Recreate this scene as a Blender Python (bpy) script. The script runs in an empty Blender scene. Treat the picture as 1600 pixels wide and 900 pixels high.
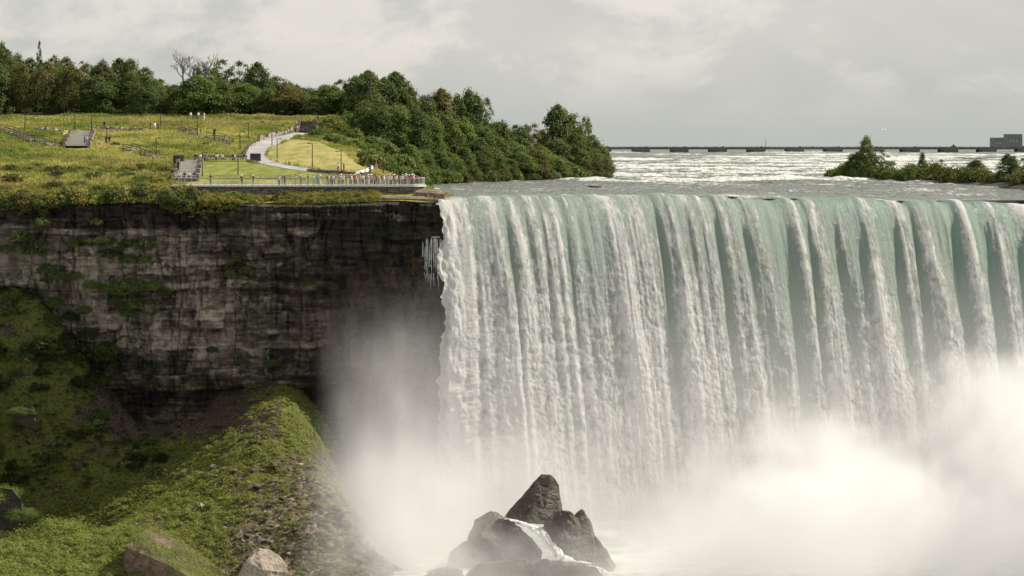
import bpy, bmesh, math, random
import numpy as np
from mathutils import Vector, Matrix
random.seed(7); RNG = np.random.default_rng(7)
sc = bpy.context.scene
COL = sc.collection
# ------------------------------------------------------------------ camera model (for measuring the photograph)
F = 3290.0; CZ = 8.5; HY = 228.0
def P(px, py, Y):
    return Vector(((px-800)*Y/F, Y, CZ-(py-HY)*Y/F))
def PX(x, Y): return 800+x*F/Y
# ------------------------------------------------------------------ noise
def _h(ix, iy, iz, seed):
    n = (ix*374761393 + iy*668265263 + iz*2147483647 + seed*1274126177) & 0xFFFFFFFF
    n = ((n ^ (n >> 13))*1274126177) & 0xFFFFFFFF
    n = ((n ^ (n >> 16))*2246822519) & 0xFFFFFFFF
    return ((n ^ (n >> 15)) & 0xFFFFFF)/16777216.0
def vnoise(x, y, z=0.0, seed=0):
    x, y, z = np.broadcast_arrays(np.asarray(x, float), np.asarray(y, float), np.asarray(z, float))
    ix, iy, iz = (np.floor(a).astype(np.int64) for a in (x, y, z))
    fx, fy, fz = x-ix, y-iy, z-iz
    fx, fy, fz = (a*a*a*(a*(a*6-15)+10) for a in (fx, fy, fz))
    def c(a, b, d): return _h(ix+a, iy+b, iz+d, seed)
    x00 = c(0,0,0)*(1-fx)+c(1,0,0)*fx; x10 = c(0,1,0)*(1-fx)+c(1,1,0)*fx
    y0 = x00*(1-fy)+x10*fy
    if np.all(fz == 0): return y0*2-1
    x01 = c(0,0,1)*(1-fx)+c(1,0,1)*fx; x11 = c(0,1,1)*(1-fx)+c(1,1,1)*fx
    y1 = x01*(1-fy)+x11*fy
    return (y0*(1-fz)+y1*fz)*2-1
def fbm(x, y, z=0.0, octv=4, seed=0, gain=0.5):
    s = 0.0; a = 1.0; t = 0.0
    for o in range(octv):
        k = 2.03**o
        s = s + a*vnoise(np.asarray(x)*k+o*17.3, np.asarray(y)*k-o*9.1, np.asarray(z)*k, seed+o); t += a; a *= gain
    return s/t
def billow(x, y, z=0.0, octv=4, seed=0, gain=0.5):
    s = 0.0; a = 1.0; t = 0.0
    for o in range(octv):
        k = 2.03**o
        s = s + a*np.abs(vnoise(np.asarray(x)*k+o*17.3, np.asarray(y)*k-o*9.1, np.asarray(z)*k, seed+o)); t += a; a *= gain
    return s/t
def sstep(a, b, x):
    t = np.clip((np.asarray(x, float)-a)/(b-a), 0, 1); return t*t*(3-2*t)
# ------------------------------------------------------------------ mesh helpers
def mesh_np(name, V, Fc, mats=(), attrs=None, smooth=True, midx=None):
    V = np.asarray(V, np.float32); Fc = np.asarray(Fc, np.int32)
    n, k = Fc.shape
    me = bpy.data.meshes.new(name)
    me.vertices.add(len(V)); me.vertices.foreach_set('co', V.ravel())
    me.loops.add(n*k); me.loops.foreach_set('vertex_index', Fc.ravel())
    me.polygons.add(n); me.polygons.foreach_set('loop_start', np.arange(0, n*k, k, dtype=np.int32))
    if smooth: me.polygons.foreach_set('use_smooth', np.ones(n, bool))
    for m in mats: me.materials.append(m)
    if midx is not None: me.polygons.foreach_set('material_index', np.asarray(midx, np.int32))
    for an, av in (attrs or {}).items():
        a = me.attributes.new(an, 'FLOAT', 'POINT'); a.data.foreach_set('value', np.asarray(av, np.float32).ravel())
    me.update(calc_edges=True); me.validate()
    return me
def grid_faces(nr, nc):
    i = np.arange(nr*nc).reshape(nr, nc)
    return np.stack([i[:-1,:-1], i[:-1,1:], i[1:,1:], i[1:,:-1]], -1).reshape(-1, 4)
class MB:
    def __init__(s): s.v = []; s.f = []; s.m = []; s.cm = 0
    def add(s, vs, fs):
        b = len(s.v); s.v += [tuple(v) for v in vs]; s.f += [tuple(b+i for i in f) for f in fs]; s.m += [s.cm]*len(fs)
    def box(s, c, d, rz=0.0, tap=1.0, M=None):
        x, y, z = d[0]/2, d[1]/2, d[2]/2
        vs = [Vector((sx*x*(tap if sz > 0 else 1), sy*y*(tap if sz > 0 else 1), sz*z)) for sz in (-1,1) for sx, sy in ((-1,-1),(1,-1),(1,1),(-1,1))]
        R = Matrix.Rotation(rz, 3, 'Z') if M is None else M
        s.add([R @ v + Vector(c) for v in vs], [(3,2,1,0),(4,5,6,7),(0,1,5,4),(1,2,6,5),(2,3,7,6),(3,0,4,7)])
    def bar(s, a, b, w, h):
        a, b = Vector(a), Vector(b); d = b-a; L = d.length
        if L < 1e-6: return
        s.box((a+b)/2, (L, w, h), M=d.to_track_quat('X', 'Z').to_matrix())
    def tube(s, pts, rads, n=6, cap=True):
        pts = [Vector(p) for p in pts]; rings = []
        for i, p in enumerate(pts):
            d = (pts[min(i+1, len(pts)-1)]-pts[max(i-1, 0)]).normalized()
            u = d.cross(Vector((0.13, 1, 0.07))); u = u.normalized() if u.length > 1e-4 else Vector((1,0,0)); w = d.cross(u)
            r = rads[i] if hasattr(rads, '__len__') else rads
            rings.append([p+(u*math.cos(2*math.pi*k/n)+w*math.sin(2*math.pi*k/n))*r for k in range(n)])
        vs = [v for r in rings for v in r]; fs = []
        for i in range(len(rings)-1):
            for k in range(n):
                fs.append((i*n+k, i*n+(k+1) % n, (i+1)*n+(k+1) % n, (i+1)*n+k))
        if cap: fs += [tuple(range(n-1, -1, -1)), tuple((len(rings)-1)*n+k for k in range(n))]
        s.add(vs, fs)
    def mesh(s, name, mats=(), smooth=False):
        me = bpy.data.meshes.new(name); me.from_pydata(s.v, [], s.f); me.update()
        for m in mats: me.materials.append(m)
        me.polygons.foreach_set('material_index', np.array(s.m, np.int32))
        if smooth: me.polygons.foreach_set('use_smooth', np.ones(len(s.f), bool))
        return me
def put(name, me, loc=(0,0,0), rz=0.0, scale=None, parent=None):
    o = bpy.data.objects.new(name, me); COL.objects.link(o)
    o.location = loc; o.rotation_euler = (0, 0, rz)
    if scale is not None: o.scale = scale if hasattr(scale, '__len__') else (scale,)*3
    if parent is not None: o.parent = parent
    return o
def tag(o, label=None, cat=None, group=None, kind=None):
    if label: o['label'] = label
    if cat: o['category'] = cat
    if group: o['group'] = group
    if kind: o['kind'] = kind
    return o
ONES = ['','first','second','third','fourth','fifth','sixth','seventh','eighth','ninth','tenth','eleventh','twelfth','thirteenth','fourteenth','fifteenth','sixteenth','seventeenth','eighteenth','nineteenth']
TENS = {2:'twenty',3:'thirty',4:'forty',5:'fifty',6:'sixty',7:'seventy',8:'eighty',9:'ninety'}
def nth(n):
    if n < 20: return ONES[n]
    t, u = divmod(n, 10)
    return (TENS[t][:-1]+'ieth') if u == 0 else TENS[t]+'-'+ONES[u]
def order_labels(objs, fmt, key=None):
    """objs in order along a line; fmt(o, ordinal word)"""
    objs = sorted(objs, key=key or (lambda o: PX(o.location.x, o.location.y)))
    for i, o in enumerate(objs): o['label'] = fmt(o, nth(i+1))
# ------------------------------------------------------------------ smooth interpolation of heights
class TPS:
    def __init__(s, pts, lam=0.3):
        p = np.array(pts, float); s.c = p[:, :2].copy(); n = len(p)
        d = s._k(np.linalg.norm(s.c[:, None]-s.c[None], axis=-1)) + lam*np.eye(n)
        A = np.zeros((n+3, n+3)); A[:n,:n] = d; A[:n,n] = 1; A[:n,n+1:] = s.c; A[n,:n] = 1; A[n+1:,:n] = s.c.T
        s.w = np.linalg.solve(A, np.concatenate([p[:,2], np.zeros(3)]))
    def _k(s, r): return np.where(r > 1e-9, r*r*np.log(np.maximum(r, 1e-9)), 0)/100.0
    def __call__(s, x, y):
        x, y = np.broadcast_arrays(np.asarray(x, float), np.asarray(y, float)); sh = x.shape
        q = np.stack([x.ravel(), y.ravel()], -1); out = np.empty(len(q)); n = len(s.c)
        for i in range(0, len(q), 40000):
            k = q[i:i+40000]
            out[i:i+40000] = s._k(np.linalg.norm(k[:, None]-s.c[None], axis=-1)) @ s.w[:n] + s.w[n] + k @ s.w[n+1:]
        return out.reshape(sh)
def hit(surf, px, py, y0, y1, n=700):
    Y = np.linspace(y0, y1, n); z = surf((px-800)*Y/F, Y); ray = CZ-(py-HY)*Y/F
    w = np.nonzero(z >= ray)[0]
    if len(w) == 0: return None
    i = w[0]; return Vector(((px-800)*Y[i]/F, Y[i], float(z[i])))
def inpoly(x, y, poly):
    x = np.asarray(x); y = np.asarray(y); r = np.zeros(x.shape, bool); n = len(poly)
    for i in range(n):
        (x1, y1), (x2, y2) = poly[i][:2], poly[(i+1) % n][:2]
        c = (y1 > y) != (y2 > y)
        r ^= c & (x < (x2-x1)*(y-y1)/((y2-y1) if y2 != y1 else 1e-9)+x1)
    return r
# ------------------------------------------------------------------ material helpers
class NT:
    def __init__(s, tree): s.t = tree; s.n = tree.nodes; s.l = tree.links
    def new(s, typ, **kw):
        n = s.n.new(typ)
        for k, v in kw.items(): setattr(n, k, v)
        return n
    def set(s, sock, v):
        if isinstance(v, bpy.types.NodeSocket): s.l.new(v, sock)
        elif v is not None: sock.default_value = v
    def math(s, op, a, b=None, c=None, clamp=False):
        n = s.new('ShaderNodeMath', operation=op, use_clamp=clamp)
        s.set(n.inputs[0], a); s.set(n.inputs[1], b); s.set(n.inputs[2], c); return n.outputs[0]
    def remap(s, v, a, b, c=0.0, d=1.0, smooth=False):
        n = s.new('ShaderNodeMapRange'); n.clamp = True
        if smooth: n.interpolation_type = 'SMOOTHSTEP'
        for i, q in enumerate((v, a, b, c, d)): s.set(n.inputs[i], q)
        return n.outputs[0]
    def map(s, vec, scale=(1,1,1), loc=(0,0,0)):
        n = s.new('ShaderNodeVectorMath', operation='MULTIPLY_ADD'); s.set(n.inputs[0], vec); n.inputs[1].default_value = scale; n.inputs[2].default_value = loc; return n.outputs[0]
    def noise(s, vec, scale=1.0, detail=4.0, rough=0.55, dist=0.0):
        n = s.new('ShaderNodeTexNoise'); s.set(n.inputs['Vector'], vec)
        n.inputs['Scale'].default_value = scale; n.inputs['Detail'].default_value = detail; n.inputs['Roughness'].default_value = rough; n.inputs['Distortion'].default_value = dist
        return n.outputs['Fac' if 'Fac' in n.outputs else 0]
    def vor(s, vec, scale=1.0, feature='F1'):
        n = s.new('ShaderNodeTexVoronoi', feature=feature); s.set(n.inputs['Vector'], vec); n.inputs['Scale'].default_value = scale; return n
    def mix(s, f, a, b, typ='MIX'):
        n = s.new('ShaderNodeMix', data_type='RGBA', blend_type=typ)
        s.set(n.inputs[0], f); s.set(n.inputs[6], rgba(a)); s.set(n.inputs[7], rgba(b)); return n.outputs[2]
    def mixs(s, f, a, b):
        n = s.new('ShaderNodeMixShader'); s.set(n.inputs[0], f); s.l.new(a, n.inputs[1]); s.l.new(b, n.inputs[2]); return n.outputs[0]
    def ramp(s, f, stops):
        n = s.new('ShaderNodeValToRGB'); s.set(n.inputs[0], f); e = n.color_ramp.elements
        while len(e) < len(stops): e.new(0.5)
        for q, (p, c) in zip(e, stops): q.position = p; q.color = rgba(c)
        return n.outputs[0]
    def attr(s, name): n = s.new('ShaderNodeAttribute', attribute_name=name); return n.outputs['Fac']
    def bump(s, h, strength=0.5, dist=0.1):
        n = s.new('ShaderNodeBump'); n.inputs['Strength'].default_value = strength; n.inputs['Distance'].default_value = dist; s.l.new(h, n.inputs['Height']); return n.outputs[0]
    def princ(s, col, rough=0.8, spec=0.3, normal=None, **kw):
        n = s.new('ShaderNodeBsdfPrincipled'); s.set(n.inputs['Base Color'], rgba(col)); s.set(n.inputs['Roughness'], rough)
        n.inputs['Specular IOR Level'].default_value = spec
        if normal is not None: s.l.new(normal, n.inputs['Normal'])
        for k, v in kw.items(): s.set(n.inputs[k.replace('_', ' ')], v)
        return n.outputs[0]
def rgba(c):
    if isinstance(c, (tuple, list)) and len(c) == 3: return (*c, 1.0)
    return c
def mat(name):
    m = bpy.data.materials.new(name); m.use_nodes = True; m.node_tree.nodes.clear(); T = NT(m.node_tree)
    out = T.new('ShaderNodeOutputMaterial')
    T.out = out
    T.pos = T.new('ShaderNodeNewGeometry').outputs['Position']
    return m, T
def fin(T, sh): T.l.new(sh, T.out.inputs['Surface'])
def simple(name, col, rough=0.7, var=0.15, scale=3.0, spec=0.3, metal=0.0):
    m, T = mat(name); oc = T.new('ShaderNodeTexCoord').outputs['Object']
    n = T.noise(oc, scale, 4)
    f = T.remap(n, 0.3, 0.7, 1-var, 1+var)
    c = T.mix(1.0, col, f, 'MULTIPLY')
    fin(T, T.princ(c, rough, spec, Metallic=metal)); return m
# ------------------------------------------------------------------ materials
def leaf_mat(name, c1, c2, trans=0.35, seas=None):
    m, T = mat(name)
    oi = T.new('ShaderNodeObjectInfo').outputs['Random']
    n = T.noise(T.pos, 0.55, 3); n2 = T.noise(T.pos, 3.0, 2)
    f = T.math('ADD', T.math('MULTIPLY', n, 0.9), T.math('MULTIPLY', n2, 0.6))
    f = T.remap(f, 0.5, 1.05)
    f = T.math('ADD', T.math('MULTIPLY', f, 0.65), T.math('MULTIPLY', oi, 0.45), clamp=True)
    c = T.mix(f, c1, c2)
    if seas: c = T.mix(T.remap(T.noise(T.pos, 0.9, 2), 0.6, 0.72), c, seas)
    d = T.princ(c, 0.62, 0.2)
    tr = T.new('ShaderNodeBsdfTranslucent'); T.l.new(T.mix(1.0, c, (1.25,1.15,0.55), 'MULTIPLY'), tr.inputs[0])
    fin(T, T.mixs(trans, d, tr.outputs[0])); return m
M = {}
M['leaf_dark'] = leaf_mat('dark_leaves', (.052,.082,.030), (.14,.18,.056))
M['leaf_mid'] = leaf_mat('green_leaves', (.068,.112,.031), (.175,.225,.058))
M['leaf_olive'] = leaf_mat('olive_leaves', (.07,.085,.033), (.165,.16,.056), seas=(.16,.115,.05))
M['leaf_lime'] = leaf_mat('yellow_green_leaves', (.10,.12,.03), (.29,.275,.075), seas=(.36,.32,.10))
M['leaf_bank'] = leaf_mat('bank_leaves', (.05,.065,.027), (.125,.125,.045), seas=(.13,.095,.05))
M['leaf_moss'] = leaf_mat('undergrowth_leaves', (.075,.11,.028), (.30,.335,.088))
M['leaf_scrub'] = leaf_mat('shade_tinted_scrub_leaves', (.020,.030,.011), (.062,.078,.022))  # scrub leaves with the cliff's shade put into their colour
m, T = mat('meadow_grass'); M['leaf_wild'] = m
n = T.noise(T.map(T.pos, (.06,.10,.06)), 1.0, 5, .6); n2 = T.noise(T.pos, .6, 4, .6); n3 = T.noise(T.map(T.pos, (.05,.16,.05), (4,8,1)), 1.0, 4, .6)
c = T.ramp(T.remap(T.math('ADD', T.math('MULTIPLY', n, .7), T.math('MULTIPLY', n2, .4)), .40, .70), [(0,(.10,.165,.036)), (.42,(.25,.28,.065)), (.8,(.46,.425,.14)), (1,(.54,.46,.18))])
c = T.mix(T.math('MULTIPLY', T.remap(n3, .54, .66), .75), c, (.42,.29,.15))
d_ = T.princ(c, .8, .1); tr = T.new('ShaderNodeBsdfTranslucent'); T.l.new(c, tr.inputs[0]); fin(T, T.mixs(.35, d_, tr.outputs[0]))
M['bark'] = simple('bark', (.085,.068,.052), .9, .3, 2.0)
M['deadwood'] = simple('dead_wood', (.15,.13,.115), .9, .2, 2.0)
M['black'] = simple('black_metal', (.018,.018,.02), .5, .1)
M['rail'] = simple('pale_rail_metal', (.44,.44,.425), .5, .08, spec=.5)
M['glass_lamp'] = simple('lamp_glass', (.55,.56,.56), .3, .05)
M['concrete'] = simple('pale_concrete', (.46,.44,.40), .9, .12, .8)
M['paving'] = simple('grey_paving', (.29,.28,.28), .9, .25, .35)
M['wood'] = simple('weathered_wood', (.2,.17,.14), .85, .25, 2)
M['bridge'] = simple('dark_bridge_concrete', (.12,.125,.13), .9, .15, .05)
M['pier'] = simple('bridge_pier_concrete', (.20,.20,.20), .9, .15, .05)
M['tower'] = simple('grey_tower_cladding', (.24,.25,.255), .8, .08, .1)
M['white'] = simple('white_paint', (.75,.75,.74), .6, .05)
M['window'] = simple('window_glass', (.08,.09,.1), .2, .1, spec=.6)
M['dark_screen'] = simple('dark_panel', (.05,.055,.055), .5, .1)
def stone_mat(name, a, b, scale=1.2, stretch=(1,1,1.8)):
    m, T = mat(name)
    v = T.vor(T.map(T.pos, stretch), scale); e = T.vor(T.map(T.pos, stretch), scale, 'DISTANCE_TO_EDGE')
    sep = T.new('ShaderNodeSeparateColor'); T.l.new(v.outputs['Color'], sep.inputs[0])
    c = T.mix(sep.outputs[0], a, b)
    c = T.mix(T.remap(e.outputs['Distance'], .01, .06), tuple(q*.3 for q in a), c)
    c = T.mix(T.remap(T.noise(T.pos, 3, 4), .35, .7), T.mix(1.0, c, (.6,.6,.6), 'MULTIPLY'), c)
    fin(T, T.princ(c, .9, .2, T.bump(e.outputs['Distance'], .8, .15))); return m
M['stone'] = stone_mat('grey_stone_wall', (.11,.10,.09), (.26,.24,.215), 1.9)
M['stone_light'] = stone_mat('pale_stone_blocks', (.30,.26,.22), (.50,.45,.40), .9)
def rock_mat(name, a, b, moss=0.0, mosscol=(.09,.13,.025), streak=True, lay=(.12,.12,1.1), rough=.85, wet=0.0):
    m, T = mat(name)
    n1 = T.noise(T.map(T.pos, lay), 1.0, 6, .6); n2 = T.noise(T.pos, 1.3, 6, .62); n3 = T.noise(T.map(T.pos, (1.0,1.0,.09)), .8, 5, .6)
    f = T.math('ADD', T.math('MULTIPLY', n1, .5), T.math('MULTIPLY', n2, .5))
    c = T.mix(T.remap(f, .36, .66), a, b)
    if streak: c = T.mix(T.remap(n3, .38, .62), T.mix(1.0, c, (.34,.32,.30), 'MULTIPLY'), c)
    c = T.mix(T.remap(T.noise(T.pos, 5, 4, .7), .35, .6), T.mix(1.0, c, (.55,.53,.5), 'MULTIPLY'), c)
    if moss:
        nz = T.new('ShaderNodeSeparateXYZ'); g = T.new('ShaderNodeNewGeometry'); T.l.new(g.outputs['Normal'], nz.inputs[0])
        mm = T.math('MULTIPLY', T.remap(nz.outputs[2], .25, .75), T.remap(T.noise(T.pos, .35, 5, .6), .62-moss*.25, .70-moss*.25))
        c = T.mix(mm, c, T.mix(T.noise(T.pos, 2.0, 3), mosscol, tuple(q*2.0 for q in mosscol)))
    h = T.math('ADD', T.noise(T.pos, 2.2, 7, .65), T.math('MULTIPLY', T.noise(T.map(T.pos, lay), 2.5, 4), .6))
    fin(T, T.princ(c, rough, .25+wet, T.bump(h, .8, .35))); return m
M['rock_brown'] = rock_mat('brown_boulder_rock', (.045,.034,.025), (.19,.145,.108), streak=False, lay=(.5,.25,.8))
M['rock_moss'] = rock_mat('mossy_boulder_rock', (.075,.054,.04), (.25,.185,.135), moss=.75, mosscol=(.045,.05,.014), streak=False, lay=(.8,.25,.8))
M['rock_pale'] = rock_mat('pale_cracked_rock', (.20,.165,.13), (.46,.41,.34), streak=False, lay=(.6,.3,.9))
M['rock_wet'] = rock_mat('wet_brown_rock', (.032,.026,.018), (.125,.10,.07), streak=False, lay=(.4,.4,.9), rough=.5, wet=.15)
M['rock_river'] = rock_mat('dark_river_rock', (.035,.03,.026), (.09,.075,.06), streak=False)
M['rock_ledge'] = rock_mat('ledge_rock', (.16,.125,.09), (.34,.27,.20), streak=False)
# cliff
m, T = mat('cliff_rock'); M['cliff'] = m
at = T.attr('tone'); mo = T.attr('moss'); br = T.attr('brown')
n1 = T.noise(T.map(T.pos, (.14,.14,1.9)), 1.0, 7, .66); n2 = T.noise(T.pos, .9, 6, .65); n3 = T.noise(T.map(T.pos, (.7,.7,.13)), .9, 6, .6)
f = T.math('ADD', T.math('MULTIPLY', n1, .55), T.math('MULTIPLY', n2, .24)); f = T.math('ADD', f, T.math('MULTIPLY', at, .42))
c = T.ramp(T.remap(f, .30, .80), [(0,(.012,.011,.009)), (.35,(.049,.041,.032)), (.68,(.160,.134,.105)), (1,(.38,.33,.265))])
c = T.mix(T.remap(n3, .36, .52), T.mix(1.0, c, (.48,.46,.45), 'MULTIPLY'), c)
c = T.mix(T.math('MULTIPLY', br, T.remap(n3, .45, .65)), c, (.10,.062,.034))
c = T.mix(T.math('MULTIPLY', mo, T.remap(T.noise(T.pos, .8, 5, .65), .45, .62)), c, T.mix(T.noise(T.pos, 2.5, 3), (.016,.025,.008), (.045,.062,.016)))
h = T.math('ADD', T.noise(T.pos, 1.6, 8, .68), T.math('MULTIPLY', T.noise(T.map(T.pos, (.2,.2,2.2)), 1.2, 5, .6), 1.0))
fin(T, T.princ(c, .8, .25, T.bump(h, 1.0, .5)))
# meadow ground
m, T = mat('meadow_ground'); M['meadow'] = m
n = T.noise(T.pos, .10, 5, .6); n2 = T.noise(T.map(T.pos, (1,.5,1)), .9, 5, .65)
f = T.remap(T.math('ADD', T.math('MULTIPLY', n, .6), T.math('MULTIPLY', n2, .45)), .38, .68)
c = T.ramp(f, [(0,(.10,.14,.03)), (.4,(.21,.225,.05)), (.75,(.34,.31,.09)), (1,(.40,.32,.14))])
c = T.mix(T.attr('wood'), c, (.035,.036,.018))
fin(T, T.princ(c, .95, .1, T.bump(T.noise(T.pos, 2.5, 6, .7), 1.0, .4)))
def lawn_mat(name, a, b):
    m, T = mat(name); n = T.noise(T.map(T.pos, (1,.4,1)), .5, 6, .65); n2 = T.noise(T.pos, 6, 3, .7)
    c = T.mix(T.remap(T.math('ADD', n, T.math('MULTIPLY', n2, .35)), .5, .82), a, b)
    fin(T, T.princ(c, .95, .1, T.bump(n2, .6, .08))); return m
M['lawn'] = lawn_mat('mown_lawn', (.095,.125,.03), (.21,.215,.055))
M['drylawn'] = lawn_mat('dry_mown_lawn', (.155,.155,.045), (.32,.275,.11))
# talus soil
m, T = mat('talus_ground'); M['talus'] = m
n = T.noise(T.pos, .35, 6, .62); n2 = T.noise(T.pos, 2.2, 5, .7); v = T.vor(T.pos, 1.6)
sep = T.new('ShaderNodeSeparateColor'); T.l.new(v.outputs['Color'], sep.inputs[0])
soil = T.mix(T.remap(n2, .35, .65), (.035,.026,.019), (.115,.088,.065))
stone = T.mix(sep.outputs[0], (.10,.075,.055), (.30,.24,.18))
soil = T.mix(T.math('MULTIPLY', T.attr('rubble'), T.remap(sep.outputs[1], .35, .5)), soil, stone)
moss = T.mix(T.remap(n2, .35, .65), (.05,.065,.014), (.14,.15,.035))
mk = T.remap(T.math('ADD', n, T.math('SUBTRACT', T.attr('green'), .5)), .45, .60)
c = T.mix(mk, soil, moss)
fin(T, T.princ(c, .95, .15, T.bump(T.math('ADD', T.noise(T.pos, 1.6, 7, .7), T.math('MULTIPLY', v.outputs['Distance'], -.6)), 1.0, .5)))
# river
m, T = mat('river_water'); M['river'] = m
fo = T.attr('foam')
nf = T.noise(T.map(T.pos, (.35,.16,.3)), 1.0, 7, .68); nf2 = T.noise(T.map(T.pos, (1.2,.5,1)), 1.0, 5, .65)
k = T.math('ADD', T.math('MULTIPLY', nf, .7), T.math('MULTIPLY', nf2, .45))
stk = T.remap(T.noise(T.map(T.pos, (.07,.55,.2)), 1.0, 5, .62), .46, .62)
fm = T.remap(T.math('ADD', T.math('ADD', k, T.math('MULTIPLY', stk, .20)), T.math('SUBTRACT', fo, .5)), .56, .80)
wc = T.mix(T.remap(nf2, .3, .7), (.06,.071,.062), (.17,.186,.163))
wc = T.mix(T.math('MULTIPLY', T.attr('lip'), .7), wc, (.12,.19,.15))
bn = T.bump(T.math('ADD', T.noise(T.map(T.pos, (.45,.8,.5)), 1.0, 7, .66), T.math('MULTIPLY', nf2, .5)), 1.0, 1.1)
wat = T.princ(wc, .34, .3, bn)
foam = T.princ(T.mix(T.remap(nf2, .35, .65), (.34,.36,.33), (.74,.74,.71)), .8, .2, bn)
fin(T, T.mixs(fm, wat, foam))
# falling water
m, T = mat('falling_water'); M['falls'] = m
wh = T.attr('white'); gl = T.attr('green')
q = T.new('ShaderNodeAttribute', attribute_name='flow').outputs['Vector']
a1 = T.noise(T.map(q, (1.5,1,.42)), 1.0, 6, .66); a2 = T.noise(T.map(q, (1.3,1,.85)), 1.2, 7, .74, .5); 
kk = T.math('ADD', T.math('MULTIPLY', a1, .6), T.math('MULTIPLY', a2, .5))
wmask = T.remap(T.math('ADD', T.math('MULTIPLY', T.math('SUBTRACT', kk, .55), 1.7), wh), .28, .70)
fc = T.mix(T.remap(T.math('ADD', kk, T.math('MULTIPLY', T.math('SUBTRACT', wh, .62), .32)), .42, .66), (.25,.29,.255), (.86,.855,.83))
glass_c = T.mix(gl, (.33,.375,.335), (.235,.335,.275))
h = T.math('ADD', a2, T.math('MULTIPLY', a1, .7))
bn = T.bump(h, .7, .5)
foam = T.princ(fc, .85, .15, bn)
tr = T.new('ShaderNodeBsdfTranslucent'); T.l.new(fc, tr.inputs[0])
foam = T.mixs(.50, foam, tr.outputs[0])
gw = T.princ(glass_c, .22, .5, bn)
tr2 = T.new('ShaderNodeBsdfTranslucent'); T.l.new(T.mix(gl, (.55,.61,.55), (.38,.58,.46)), tr2.inputs[0])
gw = T.mixs(.35, gw, tr2.outputs[0])
fin(T, T.mixs(wmask, gw, foam))
m, T = mat('white_cascade_water'); M['cascade'] = m
q = T.attr('white'); n = T.noise(T.map(T.pos, (2.6,2.6,.7)), 1.3, 6, .72)
c = T.mix(T.remap(n, .35, .6), (.30,.31,.29), (.85,.85,.82))
al = T.remap(T.math('ADD', n, q), .80, 1.0)
sh = T.princ(c, .7, .2, T.bump(n, .8, .3)); tp = T.new('ShaderNodeBsdfTransparent')
fin(T, T.mixs(al, tp.outputs[0], sh))
m, T = mat('foaming_pool_water'); M['pool'] = m
n = T.noise(T.pos, .25, 7, .65)
fin(T, T.princ(T.mix(T.remap(n, .35, .6), (.22,.25,.225), (.62,.63,.60)), .5, .3, T.bump(n, 1, .6)))

M['trickle'] = simple('trickling_water', (.55,.56,.53), .5, .3, 2.0)
# ------------------------------------------------------------------ plan lines
CL = np.array([(-150,341.5),(-110,343),(-95,344.3),(-83,345.2),(-74,345.8),(-64,346.2),(-53,346.6),(-43,346.9),(-32,347.2),(-20,347.0),(-15.2,346.4),(-12.2,347.4),(-8,349.4),(3,353),(14,357),(25,360),(42,364.5),(58,368.5),(72,372),(88,375.5),(125,382)])
def cliffY(x): return np.interp(x, CL[:,0], CL[:,1])
LIP = np.array([(-12.5,345.8),(-8,347.4),(3,350.8),(14,354.2),(25,357),(42,361.5),(58,365.5),(72,369),(88,372.5),(125,379)])
def lipY(x): return np.interp(x, LIP[:,0], LIP[:,1])
def lipZ(x): return np.interp(x, [-12,10,25,42,58,72,88,125], [.05,.15,.25,-.2,-.6,-.98,-1.63,-2.6])
# ------------------------------------------------------------------ upper land
cp = []
for px, py, Y in [(-260,310,341),(-130,314,343),(-60,317,344.5),(0,318,345.5),(100,318,346),(200,315,346.5),(300,316,346.5),(400,316,347),(500,316,347.3),(580,313,347.5),(640,310,348),
    (280,305,351),(400,304,351),(520,304,351),(640,304,351),
    (330,290,356),(450,290,356),(560,290,356),(640,292,356),
    (320,279,362),(440,279,362),(560,279,363),(610,280,364),
    (330,253,388),(400,251,391),(440,262,378),(500,268,372),(570,271,366),(575,264,374),(420,246,395),(500,222,425),(540,240,400),(430,225,418),
    (395,234,405),(415,224,420),(445,214,436),(470,208,447),(480,196,462),(490,190,472),
    (0,186,468),(100,185,470),(200,186,470),(300,187,471),(400,189,471),(-130,186,466),(-260,186,460),
    (0,250,385),(100,232,405),(200,231,405),(300,225,415),(0,207,440),(200,206,440),(120,207,438),(300,206,440),(380,213,430),(-130,245,385),
    (0,285,361),(150,286,360),(230,286,358),(250,250,388),(-130,285,358),(270,250,388),
    (560,205,468),(540,194,470),(590,235,440),(620,262,412),(600,214,470),(640,245,455),(645,280,395),(640,286,375)]:
    p = P(px, py, Y); cp.append((p.x, p.y, p.z))
def bankY(px): return 442+(px-663)*.26
for px in (664, 710, 760, 860, 950):
    x = (px-800)*bankY(px)/F; cp.append((x, bankY(px), .55)); cp.append((x+2, bankY(px)-10, -1.6))
for x, Y, z in [(-8,365,-1.5),(-10,385,-1.6),(-12,405,-1.6),(-13,425,-1.7),(-17.5,365,.9),(-18.5,400,.9),(-60,620,16),(-120,620,16),(-170,560,16),(-60,540,16.5),(-20,560,12),(-4,540,5),(6,550,3),(16,555,1.2),(27,545,-1.8),(30,570,-1.8),(34,620,-1.8),(22,620,-1),(-6,620,8),(60,560,-1.8),(15,500,-1.6),(35,520,-1.8),(-15,500,8),(-32,490,14),(-5,500,4)]:
    cp.append((x, Y, z))
LAND = TPS(cp, .05)
def land_bump(x, y):
    return .35*fbm(x/5.0, y/5.0, 0, 4, 11)
STAIR_HOLES = []
def landz(x, y):
    x = np.asarray(x, float); y = np.asarray(y, float)
    z = LAND(x, y)
    return np.minimum(z, np.where(y < 351.2, .35+0*z, z))
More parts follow.
